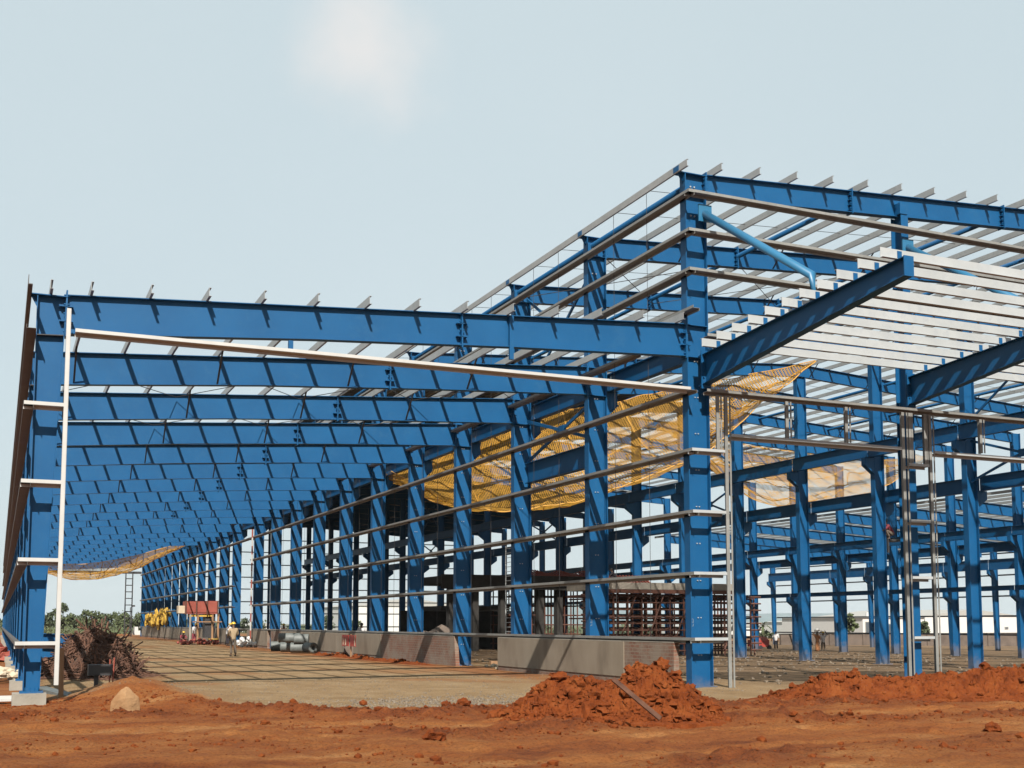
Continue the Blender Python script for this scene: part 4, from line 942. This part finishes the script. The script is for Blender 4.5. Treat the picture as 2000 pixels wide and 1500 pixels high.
def person(label, loc, rz, shirt, trousers, helmet='helmet', pose=None, scale=1.0, sleeve=0.55, skirt=False):
    J = {k: v.copy() for k, v in STAND.items()}
    L_, R_ = {}, {}
    for k in ('sh', 'el', 'ha', 'hip', 'kn', 'an'): R_[k] = J[k].copy(); L_[k] = V(-J[k].x, J[k].y, J[k].z)
    for k, v in (pose or {}).items():
        if k[0] == 'L' and k[1:] in L_: L_[k[1:]] = V(*v)
        elif k[0] == 'R' and k[1:] in R_: R_[k[1:]] = V(*v)
        else: J[k] = V(*v)
    t = thing('person', label, 'person', loc); t.rotation_euler = (0, 0, rz); t.scale = (scale,)*3; LOC.pop(t.name, None)
    ch = [[(J['pel'], (.12, .10)), (J['waist'], (.115, .09)), (J['chest'], (.135, .10)), (J['neck'], .055), (J['neck'].lerp(J['head'], .55), .06), (J['head'], (.078, .092)), (J['head']+(J['head']-J['neck']).normalized()*.09, .066)]]
    hd = J['head']
    for S in (L_, R_):
        ch.append([(J['chest'], (.135, .10)), (S['sh'], .058), (S['el'], .042), (S['ha'], .03)])
        d = (S['ha']-S['el']).normalized(); s_ = d.cross(V(0, 1, .3)).normalized()
        pm = S['ha']+d*.07; ch.append([(S['ha'], .03), (pm, .03)])
        for f, (o_, ln) in enumerate(((-.03, .065), (-.01, .08), (.012, .075), (.03, .055))):
            ch.append([(pm, .03), (pm+s_*o_+d*.03, .010), (pm+s_*o_+d*ln*.7+V(0, .012, 0), .009), (pm+s_*o_+d*ln+V(0, .03, 0), .008)])
        ch.append([(S['ha'], .03), (S['ha']+d*.03+s_*.045, .012), (S['ha']+d*.075+s_*.055, .009)])
        ch.append([(J['pel'], (.12, .10)), (S['hip'], .085), (S['kn'], .058), (S['an'], .04), (S['an']+V(0, .05, -.045), .042), (S['an']+V(0, .17, -.06), .034)])
    skin_mesh(ch, 'body', 'skin', t)
    face = MB()
    face.lump((hd.x, hd.y+.095, hd.z-.005), .018, 1, (.8, 1, 1.4), 0, 1)
    for s_ in (-1, 1): face.lump((hd.x+s_*.085, hd.y, hd.z), .022, 1, (.5, .8, 1.3), 0, 1)
    face.build('nose_and_ears', 'skin', t, True)
    e = MB()
    for s_ in (-1, 1): e.lump((hd.x+s_*.033, hd.y+.083, hd.z+.025), .012, 1, (1.2, .5, .8), 0, 1)
    e.lump((hd.x, hd.y+.085, hd.z-.055), .02, 1, (1.3, .4, .35), 0, 1); e.build('eyes_and_mouth', 'hair', t)
    # shirt
    hem = J['pel']+V(0, 0, -.10)
    sh = [[(hem, (.165, .13)), (J['pel'], (.155, .125)), (J['waist'], (.15, .12)), (J['chest'], (.165, .125)), (J['neck']+V(0, 0, -.02), .07)]]
    for S in (L_, R_): sh.append([(J['chest'], (.165, .125)), (S['sh'], .078), (S['sh'].lerp(S['el'], .5), .066), (S['sh'].lerp(S['el'], 1.0), .058)]+([(S['el'].lerp(S['ha'], .8), .046)] if sleeve > .7 else []))
    skin_mesh(sh, 'shirt', shirt, t)
    if skirt:
        sk = [[(J['pel']+V(0, 0, .02), .15), (J['pel']+V(0, 0, -.35), .19), (J['pel']+V(0, 0, -.80), .22)]]
    else:
        sk = [[(J['pel']+V(0, 0, .03), (.14, .115)), (J['pel']+V(0, 0, -.02), (.145, .12))]]
        for S in (L_, R_): sk.append([(J['pel']+V(0, 0, -.02), (.145, .12)), (S['hip'], .105), (S['kn'], .078), (S['an']+V(0, 0, .02), .066)])
    skin_mesh(sk, 'trousers' if not skirt else 'skirt', trousers, t)
    sho = MB()
    for S in (L_, R_): sho.lump((S['an'].x, S['an'].y+.06, S['an'].z-.055), .05, 1, (.95, 2.5, .7), 0, 2)
    sho.build('shoes', 'hair', t, True)
    u_ = (J['head']-J['neck']).normalized()
    if helmet:
        hm = MB(); n = 14; c = hd+u_*.02
        for k in range(6):
            a = k/5*math.pi/2
            for i in range(n):
                b = 2*math.pi*i/n; hm.v.append((c.x+.118*math.cos(a)*math.cos(b), c.y+.138*math.cos(a)*math.sin(b), c.z+.045+.115*math.sin(a)))
        for k in range(5):
            for i in range(n): hm.f.append((k*n+i, k*n+(i+1) % n, (k+1)*n+(i+1) % n, (k+1)*n+i))
        hm.box(c.x-.075, c.x+.075, c.y+.10, c.y+.19, c.z+.035, c.z+.05).build('helmet', helmet, t, True)
    else:
        MB().lump((hd.x, hd.y-.015, hd.z+.05), .10, 2, (1, 1.12, .85), .08, 2).build('hair', 'hair', t, True)
    return t
def gl(px, py, z=0): q = onz(px, py, z); return (q.x, q.y, z)
person('man seen from behind in tan shirt, grey trousers and yellow helmet on the open floor', gl(455, 1282), 0.25, 'tan_shirt', 'grey_trouser', sleeve=.9,
       pose=dict(Lel=(-.27, .06, 1.14), Lha=(-.20, .22, 1.02), Rel=(.27, .05, 1.13), Rha=(.19, .22, 1.05), Lkn=(-.10, .03, .5), Ran=(.12, -.04, .09)))
q = onx(444, 1262, -1.15)
person('man in white shirt and yellow helmet leaning on the wall behind the man in tan', (q.x, q.y, 0), -1.15, 'white_shirt', 'dark_trouser',
       pose=dict(chest=(0, .10, 1.30), neck=(0, .17, 1.43), head=(0, .24, 1.55), Lsh=(-.19, .12, 1.37), Rsh=(.19, .12, 1.37), Lel=(-.2, .38, 1.22), Lha=(-.1, .58, 1.24), Rel=(.2, .38, 1.24), Rha=(.1, .56, 1.28)))
q = gl(378, 1259)
person('man in white shirt and maroon trousers stooping beside the timber prop', q, -2.6, 'white_shirt', 'maroon',
       pose=dict(chest=(0, .10, 1.30), neck=(0, .18, 1.42), head=(0, .25, 1.55), Lsh=(-.19, .12, 1.36), Rsh=(.19, .12, 1.36), Lel=(-.22, .32, 1.2), Lha=(-.12, .5, 1.3), Rel=(.24, .2, 1.1), Rha=(.2, .38, .98)))
q = gl(356, 1259)
CR = dict(pel=(0, -.15, .30), waist=(0, -.08, .45), chest=(0, .08, .64), neck=(0, .15, .78), head=(0, .2, .90), Lsh=(-.18, .1, .72), Rsh=(.18, .1, .72), Lel=(-.26, .3, .5), Rel=(.26, .3, .5), Lha=(-.1, .48, .42), Rha=(.1, .48, .40),
          Lhip=(-.11, -.1, .28), Rhip=(.11, -.1, .28), Lkn=(-.2, .28, .48), Rkn=(.2, .28, .48), Lan=(-.14, .05, .09), Ran=(.14, .05, .09))
person('crouching worker in maroon clothes and pale yellow helmet left of the formwork box posts', q, -2.9, 'maroon', 'maroon', pose=CR)
person('worker in white shirt standing just behind the low wall right of the red notice board', (1.6, 37.2, 0), 2.6, 'white_shirt', 'dark_trouser', helmet=None, pose=dict(Rha=(.3, .2, 1.0)))
person('worker in orange top and yellow helmet standing behind the low wall near the pipe stack', (2.2, 59.5, -0.1), 2.9, 'sari', 'dark_trouser')
q = ony(1516, 1270, 62)
person('distant man in white shirt and dark trousers beside the red trailer', (q.x, q.y, q.z), 2.2, 'white_shirt', 'dark_trouser', helmet=None, pose=dict(Rel=(.34, .0, 1.15), Rha=(.42, -.02, .92)))
q = ony(1608, 1276, 50)
person('distant worker in pale pink shirt with both arms raised to the head', (q.x, q.y, q.z), 2.8, 'white_shirt', 'grey_trouser', pose=dict(Rel=(.38, .05, 1.5), Rha=(.2, .05, 1.72), Lel=(-.38, .05, 1.5), Lha=(-.2, .05, 1.72)))
q = ony(1597, 1276, 49.6)
person('distant woman in orange sari carrying a white load on her head', (q.x, q.y, q.z), 2.0, 'sari', 'sari', helmet=None, skirt=True, pose=dict(Rel=(.3, .1, 1.5), Rha=(.14, .06, 1.78)))
o = MB().lump((q.x, q.y, q.z+1.86), .2, 3, (1.2, 1.2, .7), .2, 2).build('head_load', 'white', None, True); tag(o, 'white bundle balanced on the head of the woman in orange', 'bundle')
person('worker in brown clothes crouching on the column bracket high behind the door frame', (22.35, 17.7, 7.52-1.75), 1.2, 'maroon', 'grey_trouser', helmet=None, pose=CR, scale=0.95).location.z = 5.75
o = MB().box(22.1, 22.9, 17.4, 18.1, 5.66, 5.76).box(22.0, 22.1, 17.45, 17.9, 5.1, 5.76).build('work_platform', 'dark'); tag(o, 'small dark platform fixed to the inner column under the crouching worker', 'platform')
q = ony(1200, 1122, 36)
person('small dark crouching figure on top of the concrete deck inside the hall', (q.x, 36, 4.12), 1.0, 'dark_trouser', 'dark_trouser', helmet=None, pose=CR, scale=0.9)

# ------------------------------------------------------------------ trees and the far background
def tree(label, x, y, h, w, seed, dark=False, group='trees beyond the site', leaf=0.34, n=1500, name='tree', lean_=0.0, zg=0.0):
    rr = random.Random(seed); t = thing(name, label, 'tree', (x, y, zg), group)
    tr = MB(); top = V(x+lean_, y, zg+h*0.62)
    tr.tube([(x, y, zg-0.3), (x+lean_*.4, y, zg+h*.28), top], 0.045*h*0.5+0.03, 7, 0.03)
    cl = []
    for k in range(7+rr.randint(0, 3)):
        a = rr.uniform(0, 6.28); q = math.sqrt(rr.random()); z = zg+h*rr.uniform(.30, .93); f = 1-abs((z-zg)/h-.58)*1.15
        c = V(x+lean_*(z-zg)/h+w*.62*q*f*math.cos(a), y+w*.62*q*f*math.sin(a), z); r = w*rr.uniform(.26, .46)*max(.55, f); cl.append((c, r))
        tr.tube([(x+lean_*.3, y, zg+h*.25), ((x+c.x)/2, (y+c.y)/2, zg+(c.z-zg)*.8), c], .018*h*.5, 5, .012)
    tr.build('trunk', 'bark', t)
    lv = MB()
    for k in range(n):
        c, r = cl[k % len(cl)]
        d = V(rr.gauss(0, 1), rr.gauss(0, 1), rr.gauss(0, .8)).normalized()*r*(rr.random()**.33)*rr.uniform(.85, 1.2); p = c+d
        u = V(rr.gauss(0, 1), rr.gauss(0, 1), rr.gauss(0, 1)).normalized(); v = u.cross(V(rr.gauss(0, 1), rr.gauss(0, 1), rr.gauss(0, 1))).normalized(); s = leaf*rr.uniform(.5, 1.15)
        b = len(lv.v); lv.v += [tuple(p-u*s), tuple(p+v*s*.55), tuple(p+u*s), tuple(p-v*s*.55)]; lv.f.append((b, b+1, b+2, b+3))
    lv.build('crown', 'leafdark' if dark else 'leaf', t)
    return t
TR = [(-14.5, 200, 3.0, 2.2, 0), (-11.8, 208, 3.3, 2.4, 1), (-9.4, 196, 3.2, 2.0, 1), (-6.2, 203, 4.9, 2.1, 0), (-3.6, 210, 3.0, 2.3, 1), (-1.6, 200, 3.6, 2.3, 0), (1.0, 206, 3.0, 2.2, 1), (3.0, 199, 3.1, 2.4, 0),
      (4.9, 205, 3.7, 2.2, 1), (7.0, 201, 3.4, 2.4, 0), (9.2, 207, 3.0, 2.3, 1), (11.6, 203, 3.1, 2.2, 0), (-18.5, 204, 3.4, 2.6, 0), (-22, 200, 3.0, 2.4, 1)]
TLAB = ['low leafy tree at the foot of the first left column, before the tallest tree', 'dark bushy tree just left of the tallest tree on the skyline', 'small dark tree left of the tall narrow tree beyond the site', 'tallest and narrowest tree on the left skyline behind the white post',
        'low dark tree right of the tallest tree on the skyline', 'rounded green tree above the top of the brushwood pile', 'low dark tree in the dip right of the rounded green tree', 'pale green tree in the middle of the gap under the net',
        'tall dark tree with a full crown left of the lattice post', 'broad green tree nearest the left of the lattice post', 'dark tree seen through the lattice post', 'green tree just right of the lattice post beside the thin lamp pole', 'green tree at the extreme left edge left of the column row', 'dark tree half cut by the left edge of the photo']
for k, (x, y, h, w, d) in enumerate(TR): tree(TLAB[k], x, y, h*1.08, w*1.25, 30+k, bool(d), n=1300, leaf=0.30)
for k, (px, h, lb) in enumerate([(475, 2.6, 'small far tree seen between the columns beside the survey pole'), (508, 2.4, 'low far tree between the second pair of columns left of the pipe stack'), (640, 3.2, 'dark far tree seen between columns above the red notice board'), (690, 2.4, 'low far bush seen just right of the notice board'), (1005, 3.0, 'dark far tree behind the lattice ladder'), (1660, 2.8, 'green shrub growing behind the boundary wall near the far white shed'), (1800, 1.8, 'small shrub topping the boundary wall right of the door jambs')]):
    yy = 230 if px < 1100 else 96; q = ony(px, 1236, yy); tree(lb, q.x, yy, h*(1.0 if px < 1100 else 0.75)*1.3, 2.6 if px < 1100 else 1.6, 60+k, k % 2 == 0, n=700, leaf=0.3, zg=q.z-0.3)
# far scrub belt along the horizon: one mass nobody could count
sc = MB(); rr = random.Random(77)
for k in range(9000):
    x = rr.uniform(-90, 420); y = 330+rr.uniform(0, 60); p = V(x, y, fall(x)+abs(rr.gauss(0, 1.0))*(1.0+0.7*noise.noise(V(x*.06, 0, 0))))
    u = V(rr.gauss(0, 1), rr.gauss(0, .3), rr.gauss(0, 1)).normalized(); v = u.cross(V(rr.gauss(0, 1), rr.gauss(0, 1), rr.gauss(0, 1))).normalized(); s = rr.uniform(.5, 1.2)
    b = len(sc.v); sc.v += [tuple(p-u*s), tuple(p+v*s*.7), tuple(p+u*s), tuple(p-v*s*.7)]; sc.f.append((b, b+1, b+2, b+3))
o = sc.build('scrub_belt', 'leafdark'); tag(o, None, None, kind='stuff')
# low shrubs in the middle distance behind the brushwood
sc = MB()
for k in range(2600):
    x = rr.uniform(-16, 14); y = rr.uniform(165, 192); p = V(x, y, abs(rr.gauss(0, .55))*(0.6+0.8*max(0, noise.noise(V(x*.3, y*.2, 0))+.3)))
    u = V(rr.gauss(0, 1), rr.gauss(0, 1), rr.gauss(0, 1)).normalized(); v = u.cross(V(rr.gauss(0, 1), rr.gauss(0, 1), rr.gauss(0, 1))).normalized(); s = rr.uniform(.12, .3)
    b = len(sc.v); sc.v += [tuple(p-u*s), tuple(p+v*s*.7), tuple(p+u*s), tuple(p-v*s*.7)]; sc.f.append((b, b+1, b+2, b+3))
o = sc.build('low_scrub', 'leaf'); tag(o, None, None, kind='stuff')
# hills on the skyline to the right
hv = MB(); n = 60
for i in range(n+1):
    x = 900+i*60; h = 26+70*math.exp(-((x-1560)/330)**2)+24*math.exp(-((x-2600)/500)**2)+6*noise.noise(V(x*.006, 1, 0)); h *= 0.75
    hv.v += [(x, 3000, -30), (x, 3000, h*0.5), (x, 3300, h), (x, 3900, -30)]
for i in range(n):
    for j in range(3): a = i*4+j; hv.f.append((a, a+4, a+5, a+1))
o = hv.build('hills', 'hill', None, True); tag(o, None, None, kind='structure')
# boundary wall
def gq(px, py, y): q = ony(px, py, y); return q
a_, b_ = ony(1525, 1238, 90), ony(2060, 1238, 90)
bwl = MB().box(a_.x, b_.x, 90, 90.3, -3.2, 0.35); o = thing('boundary_wall', 'long dark weathered boundary wall behind the right-hand columns', 'wall', (a_.x, 90, -2))
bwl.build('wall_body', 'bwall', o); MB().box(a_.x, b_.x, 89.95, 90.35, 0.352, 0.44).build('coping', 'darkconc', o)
k = 0
x = a_.x+2
while x < b_.x: MB().box(x, x+0.35, 89.86, 89.998, -3.2, 0.352).build('pier', 'bwall', o); x += 5.2
# far sheds
def shed(label, px0, px1, pt, pb, y, depth, wm='white', windows=(), roof=0.0, name='factory_shed'):
    a, b = ony(px0, pb, y), ony(px1, pb, y); zt = ony((px0+px1)/2, pt, y).z; z0 = min(a.z, b.z)-1.5
    t = thing(name, label, 'shed', (a.x, y, z0)); w = MB().box(a.x, b.x, y, y+depth, z0, zt)
    w.build('wall', wm, t); r = MB(); ov = .3; m_ = (a.x+b.x)/2
    r.hexa([(a.x-ov, y-ov, zt+.01), (b.x+ov, y-ov, zt+.01), (b.x+ov, y+depth+ov, zt+.01), (a.x-ov, y+depth+ov, zt+.01), (m_-.1, y-ov, zt+.02+roof), (m_+.1, y-ov, zt+.02+roof), (m_+.1, y+depth+ov, zt+.02+roof), (m_-.1, y+depth+ov, zt+.02+roof)]).build('roof', 'greywall', t)
    for (q0, q1, p0, p1) in windows:
        A, B = ony(q0, p1, y), ony(q1, p0, y)
        f = MB().box(A.x, B.x, y-.12, y-.002, A.z, B.z).build('window', 'greywall', t); MB().box(A.x+.15, B.x-.15, y-.16, y-.122, A.z+.15, B.z-.15).build('pane', 'greyglass', f)
    return t
shed('big cream factory shed behind the boundary wall at the right edge', 1808, 1992, 1203, 1245, 190, 40, windows=[(1962, 1969, 1224, 1229)], roof=1.6)
shed('lower grey-doored white shed left of the big cream shed', 1686, 1806, 1207, 1245, 185, 30, windows=[(1690, 1716, 1214, 1240), (1824-90, 1840-90, 1218, 1240)], roof=.3)
shed('white building with a row of dark square windows in the far right', 1632, 1700, 1215, 1246, 210, 30, windows=[(1648+k*9, 1654+k*9, 1229, 1238) for k in range(6)], roof=.4, name='factory_building')
shed('long low white shed behind the palm tree', 1400, 1560, 1224, 1246, 240, 30, roof=1.2)
shed('wide white factory shed seen between the columns left of the ladder', 700, 905, 1184, 1246, 260, 40, roof=2.0)
shed('small white gabled hut in front of the wide white shed', 817, 846, 1226, 1246, 200, 8, wm='greywall', roof=1.3, name='hut')
shed('low pale shed seen between far columns beside the survey pole', 470, 560, 1224, 1246, 280, 30, roof=1.0)
# white stack and dark tank beside the windowed building
q = ony(1696, 1246, 205); o = MB().tube([(q.x, 205, -4), (q.x, 205, ony(1696, 1196, 205).z)], 0.55, 10).build('chimney', 'white'); tag(o, 'slim white chimney at the right end of the windowed building', 'chimney')
# palm
q = ony(1491, 1268, 66); pt = thing('palm_tree', 'short palm tree standing behind the red trailer', 'tree', (q.x, 66, q.z))
zt = ony(1490, 1224, 66).z; MB().tube([(q.x, 66, q.z-.2), (q.x+.05, 66, (q.z+zt)/2), (q.x, 66, zt)], .14, 7, .09).build('trunk', 'bark', pt)
fr = MB(); rr = random.Random(3)
for k in range(22):
    a = rr.uniform(0, 6.28); e = rr.uniform(-.5, 1.3); pr = V(q.x, 66, zt)
    for s in range(5):
        d = V(math.cos(a)*math.cos(e), math.sin(a)*math.cos(e), math.sin(e)); nx_ = pr+d*.22; sdv = d.cross(Z_).normalized()*.10*(1-s/6)
        b = len(fr.v); fr.v += [tuple(pr-sdv), tuple(pr+sdv), tuple(nx_+sdv*.8-Z_*.03), tuple(nx_-sdv*.8-Z_*.03)]; fr.f.append((b, b+1, b+2, b+3)); pr = nx_; e -= .33
fr.build('crown', 'leaf', pt)
for k, (px, lb) in enumerate(((1478, 'green bush left of the palm trunk'), (1497, 'green bush right of the palm trunk'))):
    q = ony(px, 1268, 68); tree(lb, q.x, 68, 1.9, 1.0, 90+k, True, group='bushes by the palm', n=500, leaf=.16, name='bush', zg=q.z)
# red trailer
q0, q1 = ony(1481, 1269, 60), ony(1503, 1269, 60); tl = thing('site_trailer', 'small red site trailer standing beyond the inner columns near the palm', 'trailer', (q0.x, 60, q0.z))
MB().box(q0.x, q1.x, 60, 61.6, q0.z+.25, q0.z+.85).build('body', 'redsign', tl); MB().hexa([(q0.x+.2, 60.1, q0.z+.851), (q1.x, 60.1, q0.z+.851), (q1.x, 61.5, q0.z+.851), (q0.x+.2, 61.5, q0.z+.851), (q0.x+.7, 60.3, q0.z+1.15), (q1.x-.1, 60.3, q0.z+1.1), (q1.x-.1, 61.3, q0.z+1.1), (q0.x+.7, 61.3, q0.z+1.15)]).build('hood', 'redsteel', tl)
for dx in (.25, 1.2): MB().tube([(q0.x+dx, 59.93, q0.z+.2), (q0.x+dx, 60.1, q0.z+.2)], .2, 12).build('wheel', 'dark', tl)
# thin lamp pole, white cart and drum at the far end of the lean-to
lp_ = thing('lamp_pole', 'thin dark lamp pole with a bent head right of the lattice post', 'lamp pole', (-0.25, 145, 0)); MB().tube([(-0.25, 145, 0), (-0.25, 145, 3.9), (0.0, 145, 4.1)], .06, 6).build('pole', 'dark', lp_); MB().box(-.1, .35, 144.85, 145.15, 4.02, 4.25).build('lamp_head', 'dark', lp_)
o = MB().box(-1.0, 0.6, 133, 134, 0.2, 0.75).box(-0.9, -0.4, 133, 134, .75, 1.25).build('handcart', 'white'); tag(o, 'small white cart parked by the lattice post at the far end', 'cart')
o = MB().lump((0.3, 32.5, 0.4), .9, 4, (1.2, 1.5, .95), .35, 2).build('earth_heap', 'bwall'); tag(o, 'dark earth heap just behind the wall right of the notice board', 'earth heap')
for k, (y, lb) in enumerate(((24.5, 'dark earth heap behind the low wall at the brick section'), (28.5, 'wide dark earth heap behind the low wall between heap and notice board'))):
    o = MB().lump((1.7, y, 0.5), .95, 8+k, (1.3, 1.6, 1.0), .35, 2).build('earth_heap', 'bwall'); tag(o, lb, 'earth heap')

# ------------------------------------------------------------------ dusty air
hb = MB().box(-900, 3200, -60, 3990, -40, 120).build('haze', 'dark'); hb.data.materials.clear()
hm_ = bpy.data.materials.new('dusty_air'); hm_.use_nodes = True; t = hm_.node_tree; t.nodes.clear()
o_ = N(t, 'ShaderNodeOutputMaterial'); v_ = N(t, 'ShaderNodeVolumePrincipled'); v_.inputs['Color'].default_value = (0.86, 0.90, 0.93, 1); v_.inputs['Density'].default_value = 0.00008
t.links.new(v_.outputs[0], o_.inputs['Volume']); hb.data.materials.append(hm_); tag(hb, None, None, kind='stuff')
